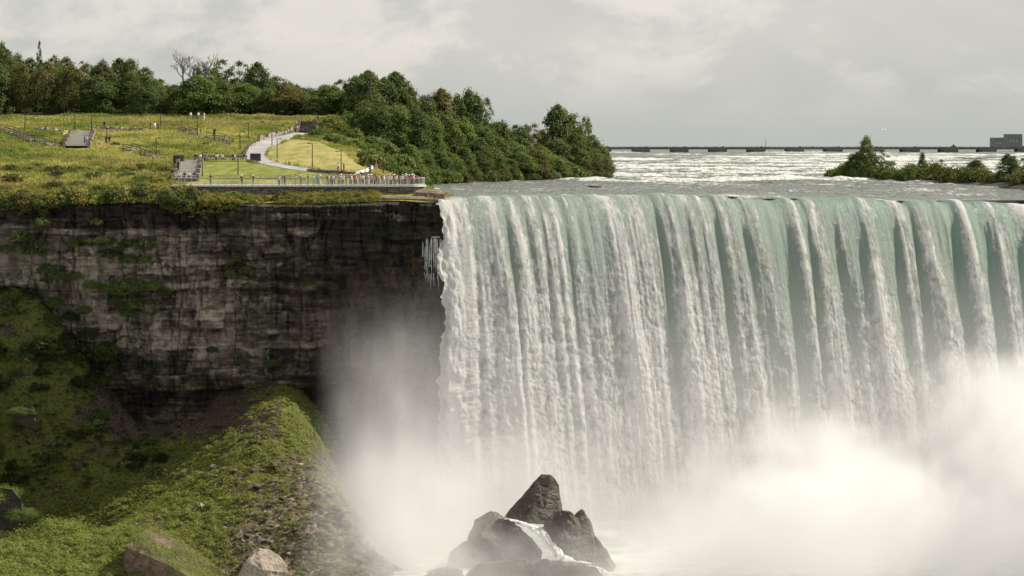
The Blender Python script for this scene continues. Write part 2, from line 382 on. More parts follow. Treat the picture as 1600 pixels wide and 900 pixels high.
# regions in plan (converted from the photo by walking each view ray to the ground)
def plan(pts): 
    r = []
    for px, py in pts:
        h = hit(landz, px, py, 346, 560)
        r.append((h.x, h.y) if h else tuple(P(px, py, 420))[:2])
    return r
lawn_lo = plan([(312,279),(360,279.5),(420,279.5),(480,279),(530,277),(562,274.5)])
lawn_hi = plan([(312,254),(345,253.5),(386,254),(415,258.5),(470,267),(562,272.5)])
dry_lo = plan([(415,249.5),(440,256.5),(480,263.5),(520,267),(560,270),(578,270.5)])
dry_hi = plan([(419,241),(427,229),(460,218),(500,223),(545,245),(577,266)])
path_c = [(560,273.4),(520,271),(480,267),(445,261.5),(420,256.5),(404,251.5),(397,245),(397,238),(405,231),(420,224),(440,217.5),(458,212.5),(476,208.5)]
path_c = plan(path_c)
def resample(pts, n):
    pts = np.array(pts, float); d = np.concatenate([[0], np.cumsum(np.linalg.norm(np.diff(pts, axis=0), axis=1))])
    t = np.linspace(0, d[-1], n); return np.stack([np.interp(t, d, pts[:,k]) for k in range(pts.shape[1])], -1)
def smooth_line(pts, n, it=8):
    r = resample(pts, n)
    for _ in range(it): r[1:-1] = (r[:-2]+2*r[1:-1]+r[2:])/4
    return r
def ruled(name, lo, hi, nu, nv, mt, lift, label, kind='structure'):
    a, b = resample(lo, nu), resample(hi, nu); t = np.linspace(0, 1, nv)[:,None,None]
    g = a[None]*(1-t)+b[None]*t
    z = landz(g[...,0], g[...,1])+lift
    me = mesh_np(name, np.concatenate([g, z[...,None]], -1).reshape(-1,3), grid_faces(nv, nu), [mt])
    return tag(put(name, me), label, kind=kind)
ruled('lawn', lawn_lo, lawn_hi, 90, 40, M['lawn'], .10, 'flat green mown lawn behind the viewing terrace')
ruled('lawn', dry_lo, dry_hi, 80, 40, M['drylawn'], .10, 'sloping pale mown lawn inside the bend of the path')
pc = smooth_line(path_c, 90)
tn = np.gradient(pc, axis=0); tn /= np.linalg.norm(tn, axis=1)[:,None]; nn = np.stack([-tn[:,1], tn[:,0]], -1)
wd = np.interp(np.linspace(0,1,90), [0,.3,.5,.62,.8,1], [1.3,1.5,2.2,2.7,2.2,1.7])[:,None]
PATH_L, PATH_R = pc+nn*wd, pc-nn*wd
ruled('path', PATH_R, PATH_L, 90, 7, M['paving'], .16, 'pale grey paved path curving up from the terrace to the upper steps')
STEPS_VIEW = [[(98,236),(141,236),(141,203),(98,203)],[(268,288),(312,288),(312,251),(268,251)],[(462,212),(497,212),(497,190),(462,190)],[(304,256),(386,256),(386,249),(304,249)]]
LAWN_POLYS = [plan(q) for q in STEPS_VIEW]+[list(map(tuple, lawn_lo))+list(map(tuple, lawn_hi[::-1])), list(map(tuple, dry_lo))+list(map(tuple, dry_hi[::-1])), list(map(tuple, PATH_L))+list(map(tuple, PATH_R[::-1]))]
def open_ground(x, y):
    r = np.zeros(np.shape(x), bool)
    for p in LAWN_POLYS: r |= inpoly(x, y, p)
    return r
# ground sheet
def ground_sheet():
    xs = np.concatenate([np.arange(-150, -96, 2.0), np.arange(-96, 0, .5), np.arange(0, 50, 1.5)])
    ts = np.concatenate([np.arange(0, 60, .5), np.arange(60, 135, 1.0), np.arange(135, 290, 5.0)])
    X, Tt = np.meshgrid(xs, ts); Y = cliffY(X)+Tt-.25
    Z = landz(X, Y); og = open_ground(X, Y)
    amp = sstep(0, 4, Tt)*np.where(og, 0, 1)*np.where((X > -58) & (X < -14) & (Y < 363), .2, 1)
    Z = Z+land_bump(X, Y)*amp
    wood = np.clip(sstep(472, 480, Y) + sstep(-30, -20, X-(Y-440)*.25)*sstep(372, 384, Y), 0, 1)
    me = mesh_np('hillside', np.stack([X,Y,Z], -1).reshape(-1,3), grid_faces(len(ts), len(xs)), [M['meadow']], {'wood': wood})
    return tag(put('ground', me), 'grassy hillside park rising from the cliff edge to the woods', kind='structure')
ground_sheet()
# ------------------------------------------------------------------ talus
tp = []
for px, py, Y in [(-200,470,341.5),(-60,485,341.6),(0,497,341.8),(60,512,341.9),(105,548,342.2),(150,604,343.5),(0,480,349.5),(-100,455,349.5),(100,535,349.5),(200,640,350),(300,625,350),(370,600,350),(430,583,350),(480,612,350),(530,700,350),(570,790,350),(620,850,350),
    (0,790,335),(90,787,335),(180,768,335.5),(250,738,336.3),(330,692,337.4),(390,652,338.4),(430,622,339.2),
    (0,690,339.2),(100,702,339.6),(200,714,340),(300,682,342),(380,642,344),(0,590,341.0),(80,615,341.2),
    (-60,905,290),(0,905,290),(150,905,290),(300,905,290),(430,905,290),(550,905,290),(0,850,305),(150,838,306),(300,800,309),(400,757,313),(440,700,321),(500,742,318),(545,782,312),(565,850,300),
    (600,905,312),(620,890,330),(-120,700,330),(-120,850,300),(460,640,330)]:
    p = P(px, py, Y); tp.append((p.x, p.y, p.z))
for x, Y, z in [(-14,300,-52.5),(-12,320,-52.5),(-12,340,-52),(-60,270,-54),(-30,270,-54),(-90,270,-53),(-6,290,-53),(-5,310,-53),(-130,330,-20),(-130,290,-45)]: tp.append((x, Y, z))
TAL = TPS(tp, .05)
def talusz(x, y):
    z = TAL(x, y)
    a = sstep(275, 290, y)
    return z + .9*fbm(x/6.0, y/5.0, 0, 4, 31)*a + .35*fbm(x/1.5, y/1.3, 0, 3, 41)
def talus_sheet():
    xs = np.arange(-140, 2, .42); ys = np.arange(266, 352.5, .42); X, Y = np.meshgrid(xs, ys); Z = talusz(X, Y)
    px = PX(X, Y); py = HY-(Z-CZ)*F/Y
    rub = sstep(330, 430, px+.35*(py-800)+25*fbm(X/4, Y/4, 0, 3, 5))*sstep(690, 760, py)
    sh = sstep(110, 230, px)*sstep(470, 380, px)*sstep(700, 660, py+30*fbm(X/3, Y/3, 0, 3, 6))   # bare shale under the wall
    green = np.clip(.62-.28*rub-.55*sh+.12*sstep(720, 640, py)*sstep(400, 440, px), 0, 1)
    me = mesh_np('talus', np.stack([X,Y,Z], -1).reshape(-1,3), grid_faces(len(ys), len(xs)), [M['talus']], {'rubble': rub, 'green': green})
    tag(put('talus_slope', me), 'green mossy rock-strewn slope at the foot of the dark cliff', kind='structure')
talus_sheet()
# ------------------------------------------------------------------ cliff
def cliff():
    s = np.concatenate([np.arange(-150, -95, .9), np.arange(-95, -8, .13), np.arange(-8, 125, 1.2)])
    zb = -56.0; nz = 400
    v = np.linspace(0, 1, nz); X0, Vv = np.meshgrid(s, v)
    Y0 = cliffY(X0); top = landz(X0[0], Y0[0]-.25)-.05; top = np.where(s > -12.5, -1.2, top); top = np.where((s > -31) & (s <= -12.5), np.minimum(top, -.2), top)
    Zz = top[None]*(1-Vv)+zb*Vv
    d = top[None]-Zz
    u = X0; z = Zz+.6*fbm(u/9, 0*u, 0, 3, 21)
    off = np.zeros_like(u)
    hi = 0.0
    for k, (h, w, a) in enumerate([(3.1,4.0,.85),(1.25,1.9,.5),(.55,1.0,.22)]):
        zz = z+.55*h*fbm(u/(3*w), z/h*.3, 0, 3, 50+k)
        row = np.floor(zz/h).astype(np.int64); sh = _h(row, row*0, row*0, 60+k)*w
        col = np.floor((u+sh+.35*w*vnoise(u/w, zz/h, 0, 62+k))/w).astype(np.int64)
        btone = (_h(row, row*0+5, row*0, 66+k)-.5)*[.20,.26,.12][k]+(_h(row, col, row*0, 67+k)-.5)*[.34,.36,.26][k]; hi = hi+btone
        off += a*((_h(row, row*0+3, row*0, 64+k)-.5)*1.1+(_h(row, col, row*0, 65+k)-.5)*1.1)
    off += 2.0*fbm(u/7.0, z/30.0, 0, 3, 71) + .5*fbm(u/1.6, z/9.0, 0, 3, 72)
    prof = np.interp(d, [0,1.2,6.5,8,14,15,24,28,31,36,56], [-.2,-.6,-.3,.9,.6,-.4,.4,.8,-2.2,-2.8,-2.0])
    prof = np.where((u > -24) , prof*np.clip((-9-u)/15, .15, 1), prof)
    crack = np.clip(1-np.abs(fbm(u/2.6, z/22.0, 0, 3, 81))/.05, 0, 1)*.8
    off *= 1.7
    off = (off+prof-crack)*sstep(0, .6, d)*np.where(u > -12.5, .35, 1)
    off = np.where(u > -12, np.minimum(off, .4), off)
    nx = -np.gradient(CL_n(s))*0
    Xo = u; Yo = Y0-off
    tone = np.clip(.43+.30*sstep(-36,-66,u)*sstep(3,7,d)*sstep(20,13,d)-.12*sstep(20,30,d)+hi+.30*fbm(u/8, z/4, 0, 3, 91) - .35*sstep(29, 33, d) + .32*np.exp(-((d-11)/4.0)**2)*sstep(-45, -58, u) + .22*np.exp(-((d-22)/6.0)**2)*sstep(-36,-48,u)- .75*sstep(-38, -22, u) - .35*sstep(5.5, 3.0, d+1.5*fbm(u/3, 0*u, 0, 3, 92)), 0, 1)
    slope_ledge = np.clip(-np.gradient(off, axis=0)*4, 0, 1)
    moss = np.clip(sstep(.12, .42, fbm(u/7, z/5, 0, 4, 95)+.25*np.exp(-((d-14)/6.0)**2)*sstep(-35,-60,u)-.05)+.0*slope_ledge, 0, 1)*np.where(d > 30, .5, 1)*.9
    brown = np.clip(sstep(-36, -27, u)*sstep(8, 18, d)*1.0+.5*sstep(.2,.5,fbm(u/5, z/14, 0, 3, 99)), 0, 1)
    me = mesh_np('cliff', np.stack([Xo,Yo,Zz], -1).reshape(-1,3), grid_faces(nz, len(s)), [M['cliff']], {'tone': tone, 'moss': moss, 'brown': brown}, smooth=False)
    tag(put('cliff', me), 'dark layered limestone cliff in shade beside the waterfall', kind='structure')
def CL_n(s): return s
cliff()
# ------------------------------------------------------------------ river above the falls
def riverz(d):
    return .0036*d+.25*sum(sstep(a-8, a+8, d)*.0 for a in (130,))
def river():
    nP = 620; p = np.linspace(0, 1, nP)
    dd = np.concatenate([np.arange(0, 100, .8), np.arange(100, 260, .9), np.arange(260, 520, 1.7), np.arange(520, 1180, 4.5)])
    xl = -12.5+p*137; yl = lipY(xl); xf = -190+p*760
    Dm, Pp = np.meshgrid(dd, p, indexing='ij')
    t = np.clip(Dm/1180, 0, 1)
    X = xl[None]*(1-t)+xf[None]*t
    Y = yl[None]*(1-sstep(0, 260, Dm)) + (352.0)*sstep(0, 260, Dm)+Dm+.6
    Z = .0036*Dm+lipZ(xl)[None]*sstep(70, 0, Dm)
    rap = .30*sstep(30, 90, Dm+24*fbm(X/30, Dm/14, 0, 3, 4))+.70*sstep(85-50*sstep(5,45,X), 150-50*sstep(5,45,X), Dm+30*fbm(X/30, Dm/20, 0, 3, 3))
    near_is = sstep(70, 100, X)*sstep(50, 90, Dm)
    rap = np.clip(np.maximum(rap, .75*near_is), 0, 1)
    # ledges that the river drops over
    foam = np.full_like(X, .0)
    led = np.zeros_like(X)
    for k, (dl, st) in enumerate([(128,.9),(152,.6),(185,1.0),(222,.7),(268,1.0),(325,.9),(400,1.1),(490,1.0),(600,1.2),(740,1.2),(900,1.2)]):
        dk = dl+16*fbm(X/35, X*0+k, 0, 3, 100+k)*(1+dl/300)
        e = (Dm-dk)/(3.0+dl/80)
        lvl = sstep(.28, .62, .5+.5*fbm(X/(22+dl/10), X*0+k*3.3, 0, 3, 120+k)+.15)
        led += st*.42*lvl*np.exp(-(e*1.0)**2)
        foam += lvl*np.where(e < 0, np.exp(-(e/2.6)**2), np.exp(-(e/.8)**2))*.55
    w1 = billow(X/7, Dm/4.5, 0, 4, 130); w2 = fbm(X/2.6, Dm/1.8, 0, 3, 140)
    sc_ = 1+np.clip(Dm-300, 0, 900)/450
    w3 = fbm(X/(9*sc_), Dm/(5*sc_), 0, 3, 145)
    Z = Z+rap*(led+.75*(w1-.3)+.30*w2+.5*w3)+(1-rap)*(.26*fbm(X/4, Dm/2.6, 0, 4, 150)+.16*w2+.25*(billow(X/9,Dm/3.5,0,3,152)-.27))
    Z = Z-.40*sstep(7, 1, Dm)
    foam = np.clip(.20*rap+rap*np.clip(foam, 0, .9)*.75+rap*.45*w3+rap*.30*(w1-.25)+rap*.25*fbm(X/60, Dm/9, 0, 3, 165)+ (1-rap)*(.26+.42*fbm(X/14, Dm/5, 0, 4, 160)), 0, 1)
    foam += .25*near_is*sstep(-.1, .5, fbm(X/25, Dm/8, 0, 3, 170))
    lip = sstep(16, 0, Dm)
    me = mesh_np('river', np.stack([X,Y,Z], -1).reshape(-1,3), grid_faces(len(dd), nP)[:, ::-1], [M['river']], {'foam': foam, 'lip': lip})
    tag(put('river', me), 'grey-green river with bands of white rapids above the falls', kind='structure')
river()
def lake():
    me = mesh_np('lake', [(-9000,1500,3.2),(9000,1500,3.2),(9000,26000,3.2),(-9000,26000,3.2)], [(0,1,2,3)], [M['river']], {'foam': [0]*4, 'lip': [0]*4})
    tag(put('water', me), 'distant flat water beyond the low dam', kind='structure')
lake()
# ------------------------------------------------------------------ the falls
RIBS = [ # px at the lip, width m, push m, whiteness, drift
 (702,1.3,.7,.25,-.2),(735,1.2,.4,.05,.1),(762,1.6,.9,.30,.4),(792,1.9,1.2,.30,1.0),(836,2.2,.9,.22,1.0),(902,1.8,.5,.05,1.2),(940,2.3,1.4,.36,1.7),(985,2.4,1.4,.38,2.2),(1032,2.2,1.8,.48,2.6),(1075,1.8,.7,.12,2.0),(1120,2.4,1.0,.16,1.6),(1165,2.0,.8,.10,1.5),(1222,1.4,.7,.10,1.2),(1262,2.3,1.1,.26,1.8),(1300,2.0,.9,.2,2.0),(1342,2.4,1.6,.36,3.0),(1392,1.6,.7,.14,2.8),(1432,2.4,2.0,.46,3.0),(1492,1.8,.8,.10,2.5),(1545,2.2,.9,.16,2.0),(1590,2.2,1.0,.14,2.0),(1660,3,1.2,.2,2),(1730,3,1.2,.2,2)]
GAPS = [(725,.7,.35,.12),(778,.8,.4,.2),(863,1.6,1.0,1.7),(1014,1.3,.7,1.6),(1046,.9,.4,2),(1100,1.7,.8,2.0),(1145,1.3,.5,1.4),(1200,2.6,1.0,1.3),(1240,1.8,.9,1.2),(1372,2.4,.8,2.8),(1410,1.5,.7,2.8),(1475,2.6,1.0,2.6),(1515,2.2,.7,2.3),(1568,2.6,.8,2)]
def falls():
    x0 = np.concatenate([np.arange(-12.2, 86, .125), np.arange(86, 125, .5)]); nu = len(x0)
    V0 = 5.0
    tau = np.concatenate([np.linspace(-1.6, 0, 14)[:-1], np.sqrt(np.linspace(0, 54, 430)/4.9)]); nt = len(tau)
    A, T_ = np.meshgrid(x0, tau)
    tg = np.gradient(lipY(x0), x0); k = max(1, 40)
    tg = np.convolve(np.pad(tg, k, 'edge'), np.ones(2*k+1)/(2*k+1), 'valid')
    L = np.sqrt(1+tg*tg); nx, ny = (tg/L)[None], (-1/L)[None]
    d = 4.9*np.maximum(T_, 0)**2
    edge = sstep(-12.2, -3, A)
    up = sstep(0, 6, d)
    # lip variation: notches
    lipv = .55*fbm(A/6, A*0, 0, 3, 201)+.30*fbm(A/1.8, A*0, 0, 3, 202)
    push = np.zeros_like(A); white = np.zeros_like(A); green = np.zeros_like(A)
    wob = .5*fbm(A*0+d/16, A/12, 0, 3, 203)
    for px, w, a, wt, dr in RIBS:
        xr = (px-800)*lipY((px-800)*350/F)/F; xr = (px-800)*float(lipY(xr))/F
        c = xr+wob*1.6+1.1*(float(_h(np.int64(px), np.int64(1), np.int64(2), 6))-.5)+1.3*fbm(d/22, d*0+px*.37, 0, 2, 229)
        ww = w*(.55+.026*d)*.80
        g = np.exp(-((A-c)/ww)**2)
        am_ = .55+.9*float(_h(np.int64(px), np.int64(3), np.int64(7), 5))
        push += .56*am_*a*g*(.25+.75*sstep(0, 22, d)); white += (.55+.5*am_)*wt*g*sstep(0, 5, d+1)*(.75+.5*fbm(A/4+px, d/18, 0, 2, 228))
    for px, w, a, dr in GAPS:
        xr = (px-800)*lipY((px-800)*350/F)/F; xr = (px-800)*float(lipY(xr))/F
        ww = w*.52*(1-.006*d)
        g = np.exp(-((A-xr-wob*.8)/np.maximum(ww,.2))**2)
        push -= .55*a*g*(.4+.6*sstep(0,8,d)); white -= .40*a*g*sstep(48, 12, d); green += a*g
        lipv -= .3*a*g
    Aw = A-.6*wob
    nz = .75*fbm(Aw/5.2, d/80, 0, 3, 210)+.45*fbm(Aw/2.2, d/60, 0, 3, 230); nf_ = fbm(Aw/.8, d/34, 0, 3, 219); nb = billow(A/1.7+.35*fbm(A/2,d/4,0,2,218), d/3.0, 0, 4, 211); nb2 = billow(A/.65, d/1.0, 0, 3, 212)
    push += .8*nz*up+.18*nf_*up
    clump = .12+.88*sstep(2, 30, d)
    nc = fbm(A/1.1, d/1.9, 0, 4, 225, .6)
    nd = fbm(A/.55, d/.75, 0, 3, 226, .6)
    push += clump*(.20*(nb-.27)+.18*(nb2-.27)+.15*nc+.11*nd)
    o = V0*T_+.3*np.minimum(T_,0)
    drift = (np.interp(A, [-12.2,-4,10,40,90], [-.4,.3,1.2,.9,.3]))*(d/30)
    z = np.where(T_ < 0, .0, -d)+lipZ(A)+lipv*sstep(-1.6, -.1, T_)-.14*sstep(-1.0,-1.6,T_)
    off = o+push*sstep(-.6, .6, T_)
    off = np.where(A < -11.5, np.minimum(off, 9), off)
    X = A+drift+nx*off*np.interp(A, [-12.2,-6], [.3,1]); Y = lipY(A)[None][0]+ny*off
    er = np.clip((-9.0-A)/3.2, 0, 1); X = X+er*(1.3*fbm(A*0+1.7, d/5, 0, 5, 221)+.5*fbm(A*2, d/1.2, 0, 3, 222))*sstep(0,4,d); Y = Y-er*.8*fbm(A*1.5, d/3, 0, 3, 223)*sstep(0,4,d)
    Z = z+.12*clump*fbm(A/.7, d/.9, 0, 2, 216)
    base = np.interp(d, [0,3,10,20,36,54], [.46,.45,.47,.52,.58,.66])
    rightg = sstep(1380, 1520, PX(A, lipY(A)))
    pxl = PX(A, lipY(A))
    white = base-.04+white*1.45+.58*nz+.20*fbm(Aw/7, d/90, 0, 2, 227)+.20*nf_+.55*fbm(A/1.3, d/8, 0, 4, 231)*sstep(16, 2, d)+.30*(nb-.27)*clump+.22*(nb2-.27)*clump+.22*nc+.16*nd*clump+.05*rightg*sstep(20, 4, d)+.06*sstep(900, 700, pxl)*sstep(0,12,d)-.05*sstep(1080,1130,pxl)*sstep(1260,1230,pxl)*sstep(48,30,d)
    white = white+.30*er*sstep(0,5,d)
    green = np.clip(.34*green+.45*sstep(26, 0, d)+.22*rightg+.18*sstep(1180,1240,PX(A,lipY(A))) +.2*fbm(A/8, d/20, 0, 2, 217), 0, 1)
    me = mesh_np('falls', np.stack([X,Y,Z], -1).reshape(-1,3), grid_faces(nt, nu), [M['falls']], {'white': np.clip(white, 0, 1.2), 'green': green})
    a = me.attributes.new('flow', 'FLOAT_VECTOR', 'POINT'); fl = np.stack([A+.35*wob, A*0+7.0, -d-T_*1.0], -1).astype(np.float32); a.data.foreach_set('vector', fl.reshape(-1))
    tag(put('waterfall', me), 'broad curtain of white and green water falling over the curved brink', kind='structure')
falls()
xs = np.arange(-60, 160, 2.0); ys = np.arange(240, 366, 2.0); X, Y = np.meshgrid(xs, ys)
tag(put('water', mesh_np('pool', np.stack([X,Y,-51.5+.5*fbm(X/7,Y/6,0,3,230)], -1).reshape(-1,3), grid_faces(len(ys), len(xs)), [M['pool']])), 'churning pale pool at the foot of the falls', kind='structure')
# ------------------------------------------------------------------ light, sky, mist, camera
SUN_AZ = (.97, .24); SUN_EL = 44.0
sd = Vector((SUN_AZ[0], SUN_AZ[1], 0)).normalized()*math.cos(math.radians(SUN_EL)); sd.z = math.sin(math.radians(SUN_EL))
sl = bpy.data.lights.new('sun', 'SUN'); sl.energy = 5.0; sl.angle = math.radians(.6); sl.color = (1.0, .93, .80)
so = bpy.data.objects.new('sun', sl); COL.objects.link(so); so.rotation_euler = sd.to_track_quat('Z', 'Y').to_euler(); so.location = (0, 300, 200)
w = bpy.data.worlds.new('World'); sc.world = w; w.use_nodes = True; T = NT(w.node_tree); w.node_tree.nodes.clear()
out = T.new('ShaderNodeOutputWorld'); bg = T.new('ShaderNodeBackground'); bg.inputs['Strength'].default_value = .100
T.l.new(bg.outputs[0], out.inputs[0])
sky = T.new('ShaderNodeTexSky', sky_type='NISHITA'); sky.sun_disc = False; sky.sun_elevation = math.radians(SUN_EL); sky.sun_rotation = math.atan2(sd.x, sd.y)
sky.air_density = 1.0; sky.dust_density = 2.0
tc = T.new('ShaderNodeTexCoord').outputs['Generated']
wv = T.map(tc, (7.5,7.5,15), (2.3,0,.4)); wn = T.noise(wv, 1.0, 6, .58, .25); wn2 = T.noise(T.map(tc, (4,4,9), (3,1,2)), 1.0, 7, .55, .4); wn3 = T.noise(T.map(tc, (22,22,30)), 1.0, 6, .6)
xyz = T.new('ShaderNodeSeparateXYZ'); T.l.new(tc, xyz.inputs[0])
# grey cloud deck with slightly lighter cumulus
deck = T.mix(T.remap(wn2, .36, .66), (3.75,3.86,3.62), (5.0,4.82,4.42))
puff = T.remap(T.math('ADD', T.math('MULTIPLY', wn, .75), T.math('MULTIPLY', wn3, .25)), .46, .55, smooth=True)
soft = T.remap(wn2, .28, .54)
puff = T.math('MULTIPLY', puff, T.math('MULTIPLY_ADD', soft, .7, .3))
puff = T.math('MULTIPLY', puff, T.remap(xyz.outputs[2], .002, .03))
cl = T.mix(T.math('MULTIPLY', puff, .95), deck, (6.0,5.66,5.2))
hz = T.remap(xyz.outputs[2], 0.0, .05)
cl = T.mix(hz, (3.75,3.95,3.72), cl)
front = T.remap(xyz.outputs[1], -.2, -.8)  # unseen sky behind the camera, brightened as fill light for the falls
cl = T.mix(front, cl, (5.2,5.15,5.0))
mixc = T.mix(.90, sky.outputs[0], cl)
T.l.new(mixc, bg.inputs['Color'])
# mist
def mist():
    m = bpy.data.materials.new('water_mist'); m.use_nodes = True; m.node_tree.nodes.clear(); S = NT(m.node_tree)
    o = S.new('ShaderNodeOutputMaterial'); pv = S.new('ShaderNodeVolumePrincipled')
    pv.inputs['Color'].default_value = (.88,.876,.878,1); pv.inputs['Density'].default_value = 1.0; pv.inputs['Anisotropy'].default_value = .05
    pv.inputs['Density Attribute'].default_value = 'density'
    S.l.new(pv.outputs[0], o.inputs['Volume'])
    try: m.cycles.volume_sampling = 'MULTIPLE_IMPORTANCE'
    except Exception: pass
    g = bpy.data.node_groups.new('mist_field', 'GeometryNodeTree'); G = NT(g)
    g.interface.new_socket('Geometry', in_out='OUTPUT', socket_type='NodeSocketGeometry')
    g.interface.new_socket('Geometry', in_out='INPUT', socket_type='NodeSocketGeometry')
    gi = G.new('NodeGroupInput'); go = G.new('NodeGroupOutput')
    pos = G.new('GeometryNodeInputPosition').outputs[0]
    s = G.new('ShaderNodeSeparateXYZ'); G.l.new(pos, s.inputs[0]); x, y, z = s.outputs
    def curve(v, a, b, pts, lo, hi):
        n = G.new('ShaderNodeFloatCurve'); G.set(n.inputs[1], G.remap(v, a, b)); c = n.mapping.curves[0]
        q = [((p-a)/(b-a), (k-lo)/(hi-lo)) for p, k in pts]
        c.points[0].location = q[0]; c.points[1].location = q[-1]
        for r in q[1:-1]: c.points.new(*r)
        for pt in c.points: pt.handle_type = 'AUTO'
        n.mapping.update(); return G.math('MULTIPLY_ADD', n.outputs[0], hi-lo, lo)
    def cadd(a, b): return G.math('ADD', a, b)
    n1 = G.noise(G.map(pos, (.075,.075,.07)), 1.0, 5, .52, .6); n2 = G.noise(G.map(pos, (.15,.15,.13), (5,2,1)), 1.0, 6, .6, .9); nst = G.noise(G.map(pos, (.14,.14,.045), (1,7,3)), 1.0, 4, .55, 1.0)
    # thick spray cloud in front of the curtain
    zt = curve(x, -32, 112, [(-32,-60),(-26,-53),(-19,-41),(-10,-38),(-3,-44),(5,-50),(11,-47),(16,-42),(25,-37.5),(35,-33),(45,-28),(53,-29.5),(61,-32),(69,-26),(79,-21),(112,-20)], -60, -20)
    zt = cadd(cadd(zt, -5.5), G.math('MULTIPLY', G.math('SUBTRACT', n1, .5), 16)); zt = cadd(zt, G.math('MULTIPLY', G.math('SUBTRACT', n2, .5), 15))
    a = G.remap(G.math('SUBTRACT', zt, z), -1.5, 4.5, smooth=True)
    y0 = curve(x, -32, 112, [(-32,300),(-20,291),(-12,298),(-5,307),(4,306),(10,298),(16,284),(22,277),(32,274),(112,274)], 270, 320)
    a = G.math('MULTIPLY', a, G.remap(G.math('SUBTRACT', y, y0), 0, 9, smooth=True))
    a = G.math('MULTIPLY', G.math('MULTIPLY', a, G.math('MAXIMUM', G.remap(n2, .34, .58, .10, 1.0), G.remap(z, -52, -40, 1.5, 0))), G.remap(x, -2, 20, .05, .08))
    # drifting plume at the left end of the falls
    cx = G.math('MULTIPLY_ADD', z, -.10, -21.0)
    cx = cadd(cx, G.math('MULTIPLY', G.math('SUBTRACT', n1, .5), 10))
    dx = G.math('ABSOLUTE', G.math('SUBTRACT', x, cx))
    b = G.remap(dx, G.remap(z, -50, -28, 17, 11), 2, smooth=True)
    zt2 = cadd(-20.0, G.math('MULTIPLY', G.math('SUBTRACT', nst, .5), 26))
    b = G.math('MULTIPLY', b, G.remap(G.math('SUBTRACT', zt2, z), -3, 26, smooth=False))
    b = G.math('MULTIPLY', b, G.math('MULTIPLY', G.remap(y, G.remap(x, -16, -4, 290, 304), G.remap(x, -16, -4, 300, 310), smooth=True), G.remap(y, 350, 342)))
    b = G.math('MULTIPLY', G.math('MULTIPLY', b, G.remap(nst, .36, .62, .05, 1.0)), .048)
    # thin veil hugging the lower curtain
    c = G.math('POWER', G.remap(z, -8, -50), 1.6); c = G.math('MULTIPLY', c, G.remap(x, -30, -10)); c = G.math('MULTIPLY', c, G.remap(y, 306, 322))
    c = G.math('MULTIPLY', G.math('MULTIPLY', c, G.remap(n2, .3, .65, .25, 1.0)), .040)
    e = G.remap(z, -34, -50); e = G.math('MULTIPLY', e, G.math('MULTIPLY', G.remap(x, -30, -20), G.remap(x, 18, 4)))
    e = G.math('MULTIPLY', e, G.remap(y, G.remap(x, -7, 1, 286, 305), G.remap(x, -7, 1, 296, 311)))
    e = G.math('MULTIPLY', G.math('MULTIPLY', e, G.remap(n2, .3, .62, .3, 1.0)), .085)
    gf = G.math('MULTIPLY', G.remap(z, -43, -50.5), G.math('MULTIPLY', G.remap(x, -30, -20), G.remap(x, 26, 14)))
    gf = G.math('MULTIPLY', G.math('MULTIPLY', gf, G.math('MULTIPLY', G.remap(y, 280, 288), G.remap(y, 306, 299))), G.math('MULTIPLY', G.remap(n2, .32, .6, .2, 1.0), .062))
    dens = cadd(cadd(cadd(cadd(a, b), c), e), gf)
    vc = G.new('GeometryNodeVolumeCube'); G.l.new(dens, vc.inputs['Density'])
    vc.inputs['Min'].default_value = (-44, 272, -53); vc.inputs['Max'].default_value = (112, 368, -4)
    vc.inputs['Resolution X'].default_value = 260; vc.inputs['Resolution Y'].default_value = 130; vc.inputs['Resolution Z'].default_value = 84
    sm = G.new('GeometryNodeSetMaterial'); sm.inputs['Material'].default_value = m
    G.l.new(vc.outputs[0], sm.inputs[0]); G.l.new(sm.outputs[0], go.inputs[0])
    me = bpy.data.meshes.new('mist'); me.materials.append(m)
    o = put('mist', me); md = o.modifiers.new('field', 'NODES'); md.node_group = g
    tag(o, 'billowing white spray rising from the foot of the waterfall', kind='stuff')
mist()
cam = bpy.data.cameras.new('camera'); co = bpy.data.objects.new('camera', cam); COL.objects.link(co)
cam.sensor_width = 36; cam.lens = 36*F/1600; cam.shift_y = (HY-450)/1600; cam.clip_start = 1; cam.clip_end = 60000
co.location = (0, 0, CZ); co.rotation_euler = (math.pi/2, 0, 0); sc.camera = co
sc.view_settings.view_transform = 'Standard'; sc.view_settings.look = 'None'; sc.view_settings.gamma = 1; sc.view_settings.exposure = 0.50; sc.view_settings.use_curve_mapping = False
cy = sc.cycles; cy.use_denoising = True
try: cy.denoiser = 'OPENIMAGEDENOISE'; cy.denoising_input_passes = 'RGB_ALBEDO_NORMAL'; cy.denoising_prefilter = 'ACCURATE'
except Exception: pass
cy.max_bounces = 10; cy.diffuse_bounces = 3; cy.glossy_bounces = 2; cy.transmission_bounces = 4; cy.transparent_max_bounces = 12; cy.volume_bounces = 6
cy.volume_step_rate = 1.5; cy.volume_max_steps = 256; cy.caustics_reflective = False; cy.caustics_refractive = False
cy.use_adaptive_sampling = True; cy.adaptive_threshold = .015
